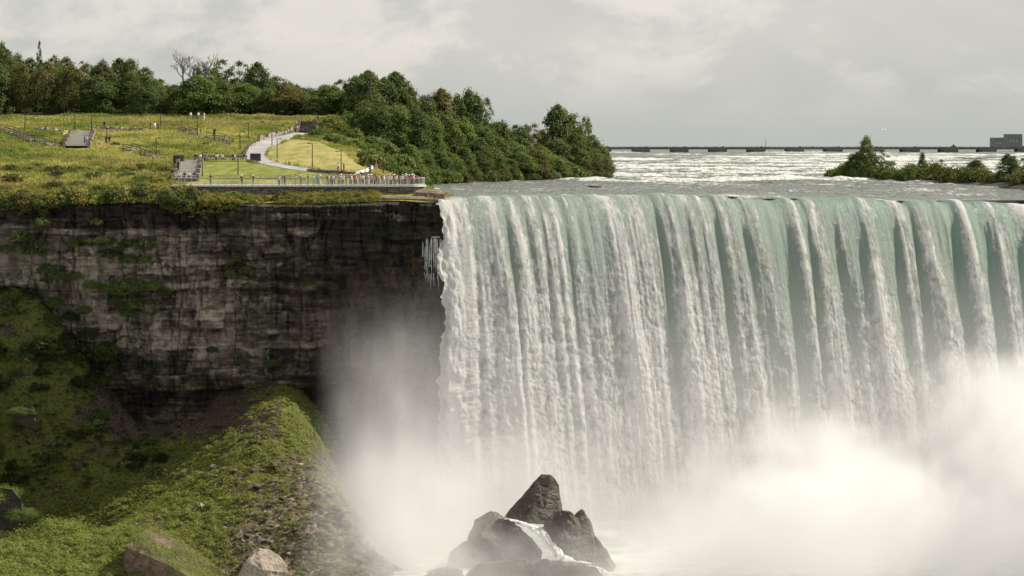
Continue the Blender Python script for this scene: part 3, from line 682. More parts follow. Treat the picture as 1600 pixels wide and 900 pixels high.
# ------------------------------------------------------------------ foliage
def leaf_quads(Pp, N, size, rng, asp=.75):
    """one small leaf-shaped face per point, roughly facing N"""
    n = len(Pp); r = rng.normal(size=(n,3)); N = N+r*.75; N /= np.linalg.norm(N, axis=1)[:,None]+1e-9
    a = np.cross(N, rng.normal(size=(n,3))); a /= np.linalg.norm(a, axis=1)[:,None]+1e-9; b = np.cross(N, a)
    s = (size*rng.uniform(.6, 1.35, n))[:,None]; a = a*s*.5; b = b*s*.5*asp; bend = N*s*.12
    V = np.stack([Pp-a-bend, Pp-b*rng.uniform(.7,1.1,(n,1))+bend, Pp+a-bend, Pp+b+bend], 1)
    return V.reshape(-1,3), np.arange(4*n).reshape(n,4)
def crown_points(lobes, n, rng, hole=.35, inner=.25):
    """points through the shell of several uneven lobes, thinned by noise so that gaps stay"""
    L = np.array(lobes, float); area = (L[:,3]*L[:,4])+(L[:,3]*L[:,5])+(L[:,4]*L[:,5]); pr = area/area.sum()
    out = []; nor = []; got = 0
    while got < n:
        k = rng.choice(len(L), size=n, p=pr); d = rng.normal(size=(n,3)); d /= np.linalg.norm(d, axis=1)[:,None]
        rr = np.where(rng.random(n) < inner, rng.uniform(.3,.85,n), rng.uniform(.82,1.08,n))
        c = L[k,:3]; R = L[k,3:6]
        q = c+d*R*rr[:,None]
        lump = fbm(q[:,0]*.9+L[0,0], q[:,1]*.9, q[:,2]*.9, 2, 301)
        q = q+d*(lump*.35)[:,None]*np.minimum(R.min(1),3)[:,None]
        keep = fbm(q[:,0]*1.1+7, q[:,1]*1.1, q[:,2]*1.1, 2, 305) > (-hole*0+hole*.9-.55)
        # drop what lies deep inside another lobe
        deep = np.zeros(n, bool)
        for l in L: deep |= ((((q-l[:3])/l[3:6])**2).sum(1) < .42)
        keep &= ~(deep & (rng.random(n) < .85))
        q = q[keep]; out.append(q); nor.append((d/R)[keep]/np.linalg.norm((d/R)[keep], axis=1)[:,None]); got += len(q)
    return np.concatenate(out)[:n], np.concatenate(nor)[:n]
def clump_points(env, ncl, per, csize, rng, flat=.6):
    """leaf positions gathered in small ragged sprays through a crown envelope; env(h, a) -> radius at height h"""
    C = []; 
    while len(C) < ncl:
        h = rng.uniform(env.h0, env.h1); a = rng.uniform(0, 6.283); R = env(h, a)
        if rng.random() > R/env.rmax+.08: continue
        r = R*rng.uniform(.15, 1)**.42; C.append((math.cos(a)*r, math.sin(a)*r, h, math.cos(a), math.sin(a), (h-env.hm)/(env.h1-env.h0)*1.6))
    C = np.array(C); k = np.repeat(np.arange(ncl), per); n = len(k)
    s = csize*rng.uniform(.55, 1.4, ncl)[k]
    d = rng.normal(size=(n,3))*np.array([1,1,flat])*.5
    q = C[k,:3]+d*s[:,None]; q[:,2] -= .28*s*(d[:,0]**2+d[:,1]**2)*1.2
    nor = C[k,3:6]*.55+np.array([0,0,.55])+d*.5
    return q, nor
class Env:
    def __init__(s, h0, h1, rmax, fn, seed, rough=.35): s.h0, s.h1, s.rmax, s.fn, s.seed, s.rough = h0, h1, rmax, fn, seed, rough; s.hm = (h0+h1)/2
    def __call__(s, h, a):
        n = float(fbm(math.cos(a)*1.3+s.seed*3.1, math.sin(a)*1.3, h/2.1, 3, s.seed)); return max(.1, s.rmax*s.fn((h-s.h0)/(s.h1-s.h0))*(1+s.rough*2.2*n))
ENV = {'broad': (1.8,10.0,3.3,lambda t: math.sin(min(1,max(0,.18+t*.86))*math.pi)**.55, 150, 75, 1.0, .34),
       'tall': (1.6,10.0,2.9,lambda t: (math.sin(min(1,max(0,.12+t*.88))*math.pi)**.7)*(1-.25*t), 120, 70, .9, .40),
       'loose': (2.6,10.0,3.3,lambda t: math.sin(min(1,max(0,.2+t*.8))*math.pi)**.5, 70, 60, .85, .55),
       'low': (.2,10.0,3.5,lambda t: max(0,1-t**2.2)**.6, 170, 75, 1.05, .34),
       'spire': (.4,10.0,3.0,lambda t: (1-t)**.75+.06, 100, 50, .75, .3)}
def crown_mesh(name, kind, size, seed, mt):
    h0, h1, rm, fn, ncl, per, cs, rough = ENV[kind]; rng = np.random.default_rng(seed)
    q, nn = clump_points(Env(h0, h1, rm, fn, seed, rough), ncl, per, cs, rng)
    V, Fc = leaf_quads(q, nn, size, rng); return mesh_np(name, V, Fc, [mt], smooth=False)
def trunk_mesh(name, kind, rng, mt):
    b = MB(); top = 7.5 if kind != 'spire' else 9.4
    pts = [(0,0,-.6)]; x = y = 0
    for k in range(1,6): x += rng.uniform(-.18,.18); y += rng.uniform(-.18,.18); pts.append((x,y,top*k/5))
    b.tube(pts, [.30,.24,.2,.15,.1,.04], 7)
    for k in range(7):
        i = rng.integers(1, 5); p = Vector(pts[i]); a = rng.uniform(0,6.28); L = rng.uniform(1.2, 2.6)*(1 if kind != 'spire' else .4)
        q = p+Vector((math.cos(a)*L, math.sin(a)*L, L*.75)); m_ = (p+q)/2+Vector((0,0,-.15))
        b.tube([p, m_, q], [.11,.07,.03], 5)
    return b.mesh(name, [mt], True)
TREEMESH = {}
rngT = np.random.default_rng(55)
for kind, nv, size in [('broad',5,.34),('tall',4,.32),('loose',3,.32),('low',5,.34),('spire',2,.28)]:
    for v in range(nv):
        TREEMESH[kind, v] = (crown_mesh(kind+'_crown', kind, size, 100+v*7+len(kind), M['leaf_dark']), trunk_mesh(kind+'_trunk', kind, rngT, M['bark']))
NV = {'broad':5,'tall':4,'loose':3,'low':5,'spire':2}
def tree(name, x, y, z, h, wid, kind, v, leaf, label, group):
    r = bpy.data.objects.new(name, None); COL.objects.link(r); r.location = (x, y, z); r.empty_display_size = .5
    r.rotation_euler = (0, 0, random.uniform(0, 6.28)); s = h/10.0; r.scale = (wid/6.6, wid/6.6, s)
    tag(r, label, 'tree', group)
    cm, tm = TREEMESH[kind, v % NV[kind]]
    c = put('crown', cm, parent=r); c.material_slots[0].link = 'OBJECT'; c.material_slots[0].material = M[leaf]
    put('trunk', tm, parent=r)
    return r
LEAFWORD = {'leaf_dark':'dark green','leaf_mid':'fresh green','leaf_olive':'olive brown-green','leaf_lime':'yellow-green','leaf_bank':'dull bank-green','leaf_scrub':'shade-tinted dark green'}
KW = {'broad':'broad','tall':'tall narrow','loose':'thin loose-leaved','low':'dense round','spire':'pointed'}
def plant_row(rows, surf, where, group, ybase=None, minz=None):
    made = []
    for px, top, base, Y, wpx, kind, leaf in rows:
        p = P(px, base, Y); z = float(surf(p.x, Y)) if surf else p.z
        if minz is not None: z = max(z, minz)
        h = (CZ-(top-HY)*Y/F)-z; w_ = wpx*Y/F
        t = tree({'spire':'conifer_tree'}.get(kind, 'tree'), p.x, Y, z, h/.99, w_, kind, random.randint(0, 3), leaf, '', group); t['_k'] = (kind, leaf); made.append((t, kind, leaf))
    return made
def name_trees(made, where):
    from collections import defaultdict
    d = defaultdict(list)
    for t, k, l in made:
        if -6 < PX(t.location.x, t.location.y) < 1606: d[k, l].append(t)
        else:
            t['label'] = f'{KW[k]} {LEAFWORD[l]} tree {where}, outside the view'; del t['_k']
    for (k, l), ts in d.items():
        ts.sort(key=lambda o: PX(o.location.x, o.location.y))
        for i, t in enumerate(ts):
            w = f'{KW[k]} {LEAFWORD[l]} tree {where}'
            t['label'] = w if len(ts) == 1 else w+f', {nth(i+1)} such from left'
            if '_k' in t: del t['_k']
rr = random.Random(12)
# hilltop wood, back row (tall), then front row
back = []
for px, top in [(-70,80),(-45,76),(-20,72),(2,69),(28,86),(48,90),(78,84),(104,90),(132,97),(160,95),(186,92),(204,91),(228,107),(250,124),(272,132),(318,106),(346,95),(372,99),(402,97),(430,121),(454,126),(480,138),(508,131),(534,128),(556,120)]:
    back.append((px, top+rr.uniform(-2,2), 180, rr.uniform(500,530), rr.uniform(38,54), rr.choice(['broad','broad','tall','loose']), rr.choice(['leaf_dark','leaf_dark','leaf_olive'])))
name_trees(plant_row(back, landz, 'far back in the hilltop wood', 'trees in the back row of the hilltop wood'), 'far back in the hilltop wood')
pine = plant_row([(62,66,180,505,20,'spire','leaf_dark')], landz, '', None); pine[0][0]['label'] = 'pointed dark conifer standing above the hilltop wood'; del pine[0][0]['_k']
front = []
for px, top, w_, k, l in [(-60,100,46,'broad','leaf_olive'),(-30,105,46,'tall','leaf_dark'),(-4,98,44,'low','leaf_dark'),(14,88,42,'loose','leaf_olive'),(36,100,40,'tall','leaf_olive'),(70,98,48,'loose','leaf_olive'),(95,112,36,'low','leaf_dark'),(112,104,44,'broad','leaf_olive'),(140,126,44,'low','leaf_dark'),(152,118,50,'broad','leaf_dark'),(182,122,44,'low','leaf_dark'),(205,112,40,'tall','leaf_dark'),(228,132,40,'low','leaf_dark'),(250,140,38,'low','leaf_olive'),(275,140,32,'low','leaf_mid'),(308,118,62,'low','leaf_mid'),(336,140,34,'low','leaf_dark'),(380,130,62,'low','leaf_mid'),(346,125,40,'broad','leaf_dark'),(418,138,36,'tall','leaf_dark'),(445,132,50,'broad','leaf_olive'),(470,150,34,'tall','leaf_olive'),(516,134,58,'broad','leaf_mid'),(492,150,32,'low','leaf_dark'),(545,150,38,'low','leaf_dark')]:
    front.append((px, top, 184, rr.uniform(479,488), w_, k, l))
name_trees(plant_row(front, landz, '', 'trees along the front edge of the hilltop wood'), 'edging the hilltop wood')
under = []
for i in range(34):
    under.append((-80+i*19+rr.uniform(-4,4), 150+rr.uniform(-12,10), 184, rr.uniform(489,498), rr.uniform(26,36), 'low', 'leaf_dark'))
name_trees(plant_row(under, landz, '', 'young trees filling the hilltop wood'), 'inside the hilltop wood')
# right-hand wood running down to the river
wood = []
for px, top, w_, k, l in [(575,112,52,'broad','leaf_dark'),(600,122,44,'low','leaf_dark'),(618,114,54,'broad','leaf_dark'),(640,134,40,'tall','leaf_olive'),(662,150,42,'broad','leaf_dark'),(690,140,46,'broad','leaf_olive'),(714,148,40,'tall','leaf_dark'),(734,138,46,'broad','leaf_dark'),(760,156,34,'loose','leaf_dark'),(782,188,44,'broad','leaf_dark'),(808,196,42,'low','leaf_dark'),(830,193,40,'loose','leaf_olive'),(850,205,34,'low','leaf_dark'),(872,166,54,'broad','leaf_dark'),(897,178,44,'tall','leaf_dark'),(915,182,26,'loose','leaf_dark'),(926,212,46,'low','leaf_dark'),(945,236,30,'low','leaf_dark')]:
    Y = 472+12+ (px-560)*.16; wood.append((px, top, 250, Y, w_, k, l))
name_trees(plant_row(wood, landz, '', 'trees on the crest of the riverside wood', minz=.3), 'on the crest of the riverside wood')
mid = []
for px, top, w_, k, l in [(570,158,42,'low','leaf_dark'),(598,165,46,'low','leaf_dark'),(622,160,46,'low','leaf_mid'),(648,170,50,'low','leaf_dark'),(672,182,46,'low','leaf_mid'),(696,176,50,'low','leaf_dark'),(722,184,52,'low','leaf_mid'),(750,190,50,'low','leaf_dark'),(775,210,46,'low','leaf_dark'),(800,218,46,'low','leaf_mid'),(822,222,44,'low','leaf_dark'),(846,228,46,'low','leaf_mid'),(872,215,50,'low','leaf_dark'),(900,212,46,'low','leaf_dark'),(925,235,40,'low','leaf_dark'),(940,246,30,'low','leaf_bank')]:
    Y = bankY(max(px,640))+16+rr.uniform(-3,6); mid.append((px, top+rr.uniform(-4,4), 260, Y, w_*1.05, k, l))
name_trees(plant_row(mid, landz, '', 'trees halfway down the riverside wood', minz=.3), 'midway down the riverside wood')
fr = []
for px, top, w_, l in [(640,228,44,'leaf_mid'),(662,236,40,'leaf_mid'),(684,232,44,'leaf_dark'),(704,238,40,'leaf_mid'),(726,228,40,'leaf_dark'),(748,214,44,'leaf_dark'),(768,228,44,'leaf_dark'),(790,244,36,'leaf_dark'),(812,240,44,'leaf_mid'),(836,236,50,'leaf_olive'),(862,240,44,'leaf_mid'),(884,252,40,'leaf_dark'),(906,248,36,'leaf_bank'),(926,250,40,'leaf_bank'),(946,252,26,'leaf_dark')]:
    Y = bankY(max(px,640))+6; fr.append((px, top+rr.uniform(-3,3), 284, Y, w_, 'low', l))
name_trees(plant_row(fr, landz, '', 'trees along the river bank', minz=.2), 'along the river bank')
# bare dead trees on the hilltop
def bare_mesh(seed, n0=9):
    r = random.Random(seed); b = MB()
    def grow(p, d, L, rad, lev):
        q = p+d*L; m_ = (p+q)/2+Vector((r.uniform(-.1,.1),r.uniform(-.1,.1),0))*L*.5
        b.tube([p, m_, q], [rad, rad*.8, rad*.6], 5, cap=False)
        if lev == 0: return
        for k in range(3 if lev > 1 else 4):
            a = r.uniform(0,6.28); sp = r.uniform(.35,.85); ax = Vector((math.cos(a), math.sin(a), 0))
            grow(p+d*L*r.uniform(.55,1), (d+ax*sp+Vector((0,0,.12))).normalized(), L*r.uniform(.55,.8), rad*.55, lev-1)
    grow(Vector((0,0,-.5)), Vector((0,0,1)), 8.5, .30, 0); grow(Vector((0,0,7)), Vector((.05,0,1)).normalized(), 3.0, .22, 4)
    for k in range(5):
        a = k*1.26+.4; grow(Vector((0,0,8.0+k*.7)), Vector((math.cos(a)*.8, math.sin(a)*.8, .9)).normalized(), 2.3, .13, 3)
    return b.mesh('bare_branches', [M['deadwood']], True)
bm_ = bare_mesh(3); bm2 = bare_mesh(8)
for px, top, s, me, lb in [(286,76,1.0,bm_,'large bare dead tree standing above the hilltop wood'),(302,88,.78,bm2,'smaller bare dead tree beside the large dead one'),(322,82,.9,bm2,'thin bare tree just right of the two dead ones'),(668,138,.75,bm_,'bare twiggy tree on the crest of the riverside wood')]:
    Y = 500.0; p = P(px, 180, Y); z = float(landz(p.x, Y)); h = (CZ-(top-HY)*Y/F)-z
    zz = np.array([v.co.z for v in me.vertices]).max()
    tag(put('bare_tree', me, (p.x, Y, z), rr.uniform(0,6), (s,s,h/zz)), lb, 'tree', 'bare trees')
# ------------------------------------------------------------------ shrubs
def shrub_mesh(seed, ncl=42, per=42, size=.2, flat=.8, rough=.3):
    r = np.random.default_rng(seed)
    q, nn = clump_points(Env(.08, 1.05*flat, 1.0, lambda t: max(0,1-t**2.4)**.5, seed, rough), ncl, per, .30, r, .7)
    V, Fc = leaf_quads(q, nn, size, r)
    k = len(V); b = MB()
    for i in range(6):
        a = i*1.05; b.tube([(0,0,-.3),(math.cos(a)*.2,math.sin(a)*.2,.25*flat),(math.cos(a)*.45,math.sin(a)*.45,.6*flat)], [.03,.02,.01], 4, cap=False)
    V2 = np.array(b.v); F2 = np.array(b.f)+k
    me = mesh_np('shrub', np.concatenate([V, V2]), np.concatenate([Fc, F2]), [M['leaf_mid'], M['bark']], smooth=False, midx=[0]*len(Fc)+[1]*len(F2))
    return me
SHRUB = [shrub_mesh(400+i, 44, 44, .15, f) for i, f in enumerate([.8,.9,1.0,.75,.85,1.1])]
SHRUB_S = [shrub_mesh(450+i, 26, 28, .22, f) for i, f in enumerate([.8,1.0,.9])]
SHRUB_L = [shrub_mesh(480+i, 120, 60, .06, .8, .75) for i in range(3)]
def shrub(name, p, R, leaf, group, hs=1.0, small=False):
    o = put(name, rr.choice(SHRUB_L if R > 3.3 or small == 2 else (SHRUB_S if small else SHRUB)), (p[0], p[1], p[2]-.1*R), rr.uniform(0,6.28), (R,R,R*hs))
    o.material_slots[0].link = 'OBJECT'; o.material_slots[0].material = M[leaf]; o['category'] = 'shrub'; o['group'] = group; o['_l'] = leaf
    return o
def name_shrubs(objs, what, where, key=None):
    from collections import defaultdict
    d = defaultdict(list)
    for o in objs:
        if -6 < PX(o.location.x, o.location.y) < 1606: d[o['_l']].append(o)
        else:
            o['label'] = f'{LEAFWORD.get(o["_l"], "mossy green")} {what} {where}, outside the view'; del o['_l']
    for l, os_ in d.items():
        os_.sort(key=key or (lambda o: PX(o.location.x, o.location.y)))
        for i, o in enumerate(os_):
            o['label'] = f'{LEAFWORD.get(l, "mossy green")} {what} {where}'+(f', {nth(i+1)} such from left' if len(os_) > 1 else '')
            del o['_l']
# thick band of bushes along the cliff edge
edge = []
for i in range(38):
    px = -40+i*8.9+rr.uniform(-3,3); d = rr.uniform(.1, 2.2)
    if px > 292: break
    x = (px-800)*344/F; Y = cliffY(x)+d; edge.append(shrub('shrub', (x, Y, float(landz(x,Y))), rr.uniform(1.3,2.5), rr.choice(['leaf_mid','leaf_bank','leaf_lime','leaf_lime','leaf_dark']), 'bushes along the left cliff edge', rr.uniform(.8,1.15)))
name_shrubs(edge, 'bush', 'hanging over the left part of the cliff edge')
edge2 = []
for i in range(34):
    px = 280+i*9.2+rr.uniform(-2,2)
    if px > 586: break
    x = (px-800)*347/F; Y = cliffY(x)+rr.uniform(.2, 2.4); edge2.append(shrub('shrub', (x, Y, float(landz(x,Y))), rr.uniform(.75,1.35), rr.choice(['leaf_lime','leaf_mid','leaf_lime','leaf_bank']), 'bushes below the terrace wall', rr.uniform(.7,1.0)))
name_shrubs(edge2, 'bush', 'on the cliff edge below the terrace wall')
slope = []
for i in range(48):
    px = rr.uniform(-20, 268); py = rr.uniform(262, 306)
    h = hit(landz, px, py, 344, 420)
    if h: slope.append(shrub('shrub', h, rr.uniform(.9,1.9), rr.choice(['leaf_mid','leaf_bank','leaf_lime','leaf_lime','leaf_olive']), 'bushes on the slope above the cliff', rr.uniform(.6,.95)))
name_shrubs(slope, 'bush', 'on the grassy slope above the cliff')
mead = []
for i in range(12):
    px = rr.uniform(-10, 400); py = rr.uniform(192, 250); h = hit(landz, px, py, 380, 480)
    if h and not open_ground(np.array([h.x]), np.array([h.y]))[0]: mead.append(shrub('shrub', h, rr.uniform(.7,1.4), rr.choice(['leaf_mid','leaf_olive','leaf_mid']), 'low bushes in the meadow', rr.uniform(.5,.8), True))
name_shrubs(mead, 'low bush', 'in the upper meadow')
# bush-covered slope right of the dry lawn
bush = []
poly = [(480,200),(500,193),(560,188),(610,190),(650,225),(668,285),(640,284),(600,268),(580,262),(545,240),(500,219),(478,214)]
while len(bush) < 54:
    px, py = rr.uniform(478,668), rr.uniform(188,285)
    if not inpoly(np.array([px]), np.array([py]), poly)[0]: continue
    h = hit(landz, px, py, 358, 480)
    if h is None: continue
    bush.append(shrub('shrub', h, rr.uniform(1.5,3.1), rr.choice(['leaf_mid','leaf_mid','leaf_lime','leaf_mid','leaf_dark'] if px < 600 else ['leaf_mid','leaf_mid','leaf_dark']), 'bushes on the slope beside the path', rr.uniform(.8,1.25)))
name_shrubs(bush, 'bush', 'on the thicket slope right of the path')
bank = []
for i in range(18):
    px = 656+i*16.8+rr.uniform(-3,3); Y = bankY(max(px,640))+1.5; x = (px-800)*Y/F
    bank.append(shrub('shrub', (x, Y, max(.3, float(landz(x,Y)))), rr.uniform(1.8,3.2), rr.choice(['leaf_mid','leaf_bank','leaf_olive','leaf_bank']), 'bushes at the river edge', rr.uniform(.9,1.3)))
name_shrubs(bank, 'bush', 'at the water edge under the riverside wood')
# island in the rapids
isl = np.array([(1288,529),(1340,505),(1400,485),(1470,460),(1540,440),(1620,416),(1720,395)], float)
def isl_mesh():
    us = np.linspace(0,1,70); c = resample(np.stack([(isl[:,0]-800)*isl[:,1]/F, isl[:,1]], -1), 70)
    vs = np.linspace(-1,1,15); t = np.gradient(c, axis=0); t /= np.linalg.norm(t, axis=1)[:,None]; n = np.stack([-t[:,1], t[:,0]], -1)
    w_ = 7.5*np.sin(np.clip(us*3+.05,0,1)*1.57)
    G_ = c[:,None]+n[:,None]*(vs[None,:,None]*w_[:,None,None]); G_[...,0] += 3; G_[...,1] += 4
    z = -.4+1.5*(1-np.abs(vs)[None]**2)*np.clip(us*6,0,1)[:,None]+.25*fbm(G_[...,0]/2, G_[...,1]/2, 0, 3, 320)
    return c, mesh_np('island', np.concatenate([G_, z[...,None]], -1).reshape(-1,3), grid_faces(70,15), [M['rock_river']])
IC, me = isl_mesh(); tag(put('island', me), 'low rocky islet in the rapids covered with bushes', kind='structure')
isb = []
for i in range(40):
    k = int(i/40*69); d = rr.uniform(-1.0, 6); h0 = 1.0
    t = i/40; R = rr.uniform(2.2,3.4)*(1.0 if t > .05 else .7)
    isb.append(shrub('shrub', (IC[k,0]+3+rr.uniform(-1,1), IC[k,1]+d, .55), R, rr.choice(['leaf_dark','leaf_mid','leaf_olive','leaf_bank']), 'bushes on the islet', rr.uniform(.9,1.5)))
for px, Y, R in [(1299,527,1.9),(1308,524,2.5),(1318,521,3.0),(1328,518,3.2),(1340,513,3.2),(1356,508,3.0),(1366,503,2.7)]: isb.append(shrub('shrub', ((px-800)*Y/F, Y, .5), R, rr.choice(['leaf_dark','leaf_mid']), 'bushes on the islet', 1.25))
for i in range(7):
    px = 1374+i*8; Y = 494-i*3.4; isb.append(shrub('shrub', ((px-800)*Y/F, Y, .6), rr.uniform(2.0,2.6), rr.choice(['leaf_dark','leaf_mid','leaf_bank']), 'bushes on the islet', rr.uniform(1.0,1.4)))
name_shrubs(isb, 'bush', 'crowding the islet in the rapids')
for px, top, w_, Y, k, l, lb in [(1349,212,30,512,'tall','leaf_mid','tall pointed green tree at the near end of the islet'),(1334,238,40,514,'low','leaf_dark','dark bushy tree at the foot of the islet spire tree'),(1372,234,38,505,'loose','leaf_dark','spreading dark tree right of the islet spire tree'),(1437,238,16,478,'tall','leaf_dark','thin leaning dark tree in the middle of the islet'),(1466,250,22,470,'loose','leaf_dark','small ragged tree in the middle of the islet'),(1520,250,40,452,'low','leaf_dark','rounded dark tree on the right half of the islet'),(1573,241,38,438,'low','leaf_dark','tallest rounded tree on the right half of the islet'),(1595,248,26,430,'loose','leaf_dark','ragged dark tree at the far right of the islet')]:
    p = P(px, 270, Y); h = CZ-(top-HY)*Y/F-.5
    tree('tree', p.x+1, Y+2, .5, h, w_*Y/F, k, 1, l, lb, 'trees on the islet')
# ------------------------------------------------------------------ cliff and talus shrubs
cl = []
CLIFFVEG = [(30,365,2.0),(50,385,2.2),(65,345,1.6),(75,415,2.0),(10,385,1.8),(115,378,1.4),(135,372,1.5),(160,372,1.8),(185,378,2.0),(205,374,1.9),(225,380,1.9),(245,376,1.5),(170,395,1.7),(200,400,2.0),(225,402,1.6),(90,430,1.8),(120,428,1.7),(145,440,1.9),(170,445,2.1),(195,450,2.2),(218,443,2.0),(240,440,1.9),(255,452,1.5),(180,468,1.8),(210,470,2.0),(235,468,1.5),(200,488,1.6),(85,470,1.8),(80,495,1.7),(130,480,1.4),(20,455,1.7),(12,480,2.0),(370,400,1.4),(385,418,1.5),(360,425,1.2),(150,345,1.2),(60,315,1.3),(440,378,1.0),(480,440,1.0),(520,446,1.1),(330,545,1.2),(380,560,1.3),(425,565,1.4)]
for px, py, R in CLIFFVEG:
    Y = float(cliffY((px-800)*345/F))-1.7; p = P(px, py, Y)
    cl.append(shrub('shrub', (p.x, p.y, p.z-R*.4), R*.8, rr.choice(['leaf_dark','leaf_dark','leaf_mid']), 'shrubs growing from the cliff', rr.uniform(.7,1.1)))
name_shrubs(cl, 'shrub', 'rooted on a ledge of the shaded cliff')
ta = []
def tal(px, py, R, leaf, hs=.8):
    h = hit(talusz, px, py, 282, 352)
    if h is not None:
        o = shrub('shrub', h, R, leaf, 'bushes on the talus slope', hs); ta.append(o); return o
for i in range(26):
    px, py = rr.uniform(-15,175), rr.uniform(490,610)
    h = hit(talusz, px, py, 300, 352); 
    if h is None:
        Y = float(cliffY((px-800)*345/F))-1.6; h = P(px, py, Y)
    ta.append(shrub('shrub', h, rr.uniform(1.2,2.3), rr.choice(['leaf_scrub','leaf_dark','leaf_scrub']), 'bushes on the talus slope', rr.uniform(.6,1.0)))
for i in range(26):
    px = rr.uniform(-10,330); py = rr.uniform(600,760)
    if 170 < px < 400 and 590 < py < 700 and rr.random() < .85: continue
    if py > 780-(px*.12): continue
    tal(px, py, rr.uniform(.8,1.7), rr.choice(['leaf_dark','leaf_scrub']), rr.uniform(.55,.9))
for px, py, R, l in [(150,668,1.9,'leaf_mid'),(80,722,2.0,'leaf_dark'),(232,690,1.5,'leaf_mid'),(40,745,1.8,'leaf_dark'),(25,645,1.5,'leaf_mid')]: tal(px, py, R, l)
for i in range(16):
    px = rr.uniform(0,330); py = rr.uniform(790,895)
    tal(px, py, rr.uniform(.5,1.05), rr.choice(['leaf_moss','leaf_moss','leaf_mid']), rr.uniform(.5,.8))
name_shrubs(ta, 'bush', 'on the green slope under the cliff')
for px, py, R, lb in [(78,838,4.3,'large rounded bush in sunlight beside the dark block on the talus'),(6,776,2.6,'mat of bright greenery on top of the dark block at the talus edge'),(30,806,2.0,'green bush hanging over the right side of the dark block'),(2,842,2.0,'low bush in front of the dark block at the talus edge'),(32,644,1.5,'pale bush sprouting from the dark stump of rock under the cliff')]:
    h = P(px, py, {78:310, 6:312.5, 30:311, 2:308, 32:335}[px]); o = shrub('shrub', h, R, 'leaf_moss' if px == 78 else 'leaf_mid', 'bushes on the talus slope', .8, 2); o['label'] = lb; del o['_l']
# ------------------------------------------------------------------ uncountable ground cover
def scatter_cover(name, pts, nor, size, mt, label, seed):
    r = np.random.default_rng(seed); V, Fc = leaf_quads(pts, nor, size, r)
    me = mesh_np(name, V, Fc, [mt], smooth=False); return tag(put(name, me), label, kind='stuff')
def talus_cover():
    r = np.random.default_rng(5); nt_ = 15000
    x = r.uniform(-102, -18, nt_); y = r.uniform(283, 350.5, nt_); px = PX(x, y); z = talusz(x, y); py = HY-(z-CZ)*F/y
    g = fbm(x/5, y/5, 0, 4, 33)
    rub = sstep(330, 440, px+.35*(py-800)); shale = sstep(150, 240, px)*sstep(450, 360, px)*sstep(715, 670, py)
    dens = np.clip(1-.50*rub-.93*shale, .03, 1)*np.where(g > -.22, 1, .25)
    k = (r.random(nt_) < dens) & (px < 585); x, y, z, rub = x[k], y[k], z[k], rub[k]; n = len(x)
    R = (.38+.75*r.random(n)**2.2)*np.where(rub > .5, .7, 1); H = R*r.uniform(.45, 1.05, n)*np.where(rub > .5, .5, 1)
    per = 42; i = np.repeat(np.arange(n), per); m_ = len(i)
    a = r.uniform(0, 6.283, m_); t = np.sqrt(r.random(m_)); hh = np.sqrt(np.clip(1-t*t, 0, 1))*r.uniform(.75, 1.1, m_)
    q = np.stack([x[i]+np.cos(a)*t*R[i], y[i]+np.sin(a)*t*R[i], z[i]+hh*H[i]+.02], -1)
    nn = 1.5*np.stack([np.cos(a)*t, np.sin(a)*t, hh+.5], -1)
    sc_ = (py[k][i] < np.interp(px[k][i], [0,90,180,250,330,400], [752,748,725,690,655,600])+75*fbm(x[i]/4, y[i]/4, 0, 3, 44)) & (px[k][i] < 400)  # painted shade: darker leaves follow the cliff's shadow edge, roughened by noise
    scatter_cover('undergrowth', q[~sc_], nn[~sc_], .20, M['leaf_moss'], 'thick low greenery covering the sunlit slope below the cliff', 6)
    scatter_cover('scrub', q[sc_], nn[sc_], .22, M['leaf_scrub'], 'scrub on the upper slope by the cliff, leaf colour darkened as painted shade', 8)
talus_cover()
def edge_cover():
    r = np.random.default_rng(25); nt_ = 3800
    x = r.uniform(-120, -22, nt_); px0 = PX(x, 345); t = np.where(px0 < 270, r.uniform(-.7, 13, nt_), r.uniform(-.7, 4.2, nt_)); t = np.where(r.random(nt_) < .16, r.uniform(-.7, -.1, nt_), t); y = cliffY(x)+t
    k = fbm(x/4, y/3, 0, 3, 37) > -.25; x, y, t = x[k], y[k], t[k]; z = landz(x, np.maximum(y, cliffY(x)))-np.clip(-t/.7, 0, 1)*3.2*np.clip(fbm(x/5, 0*x, 0, 3, 38)+.45, 0, 1.2)*r.random(len(x)); n = len(x)
    R = .45+.75*r.random(n)**2; H = R*r.uniform(.6,1.2,n); per = 40; i = np.repeat(np.arange(n), per); m_ = len(i)
    a = r.uniform(0, 6.283, m_); q_ = np.sqrt(r.random(m_)); hh = np.sqrt(np.clip(1-q_*q_, 0, 1))*r.uniform(.7,1.1,m_)
    q = np.stack([x[i]+np.cos(a)*q_*R[i], y[i]+np.sin(a)*q_*R[i], z[i]+hh*H[i]], -1)
    scatter_cover('ground_cover', q, np.stack([np.cos(a)*q_, np.sin(a)*q_, hh+.35], -1), .20, M['leaf_lime'], 'tangled low greenery along the cliff top', 7)
edge_cover()
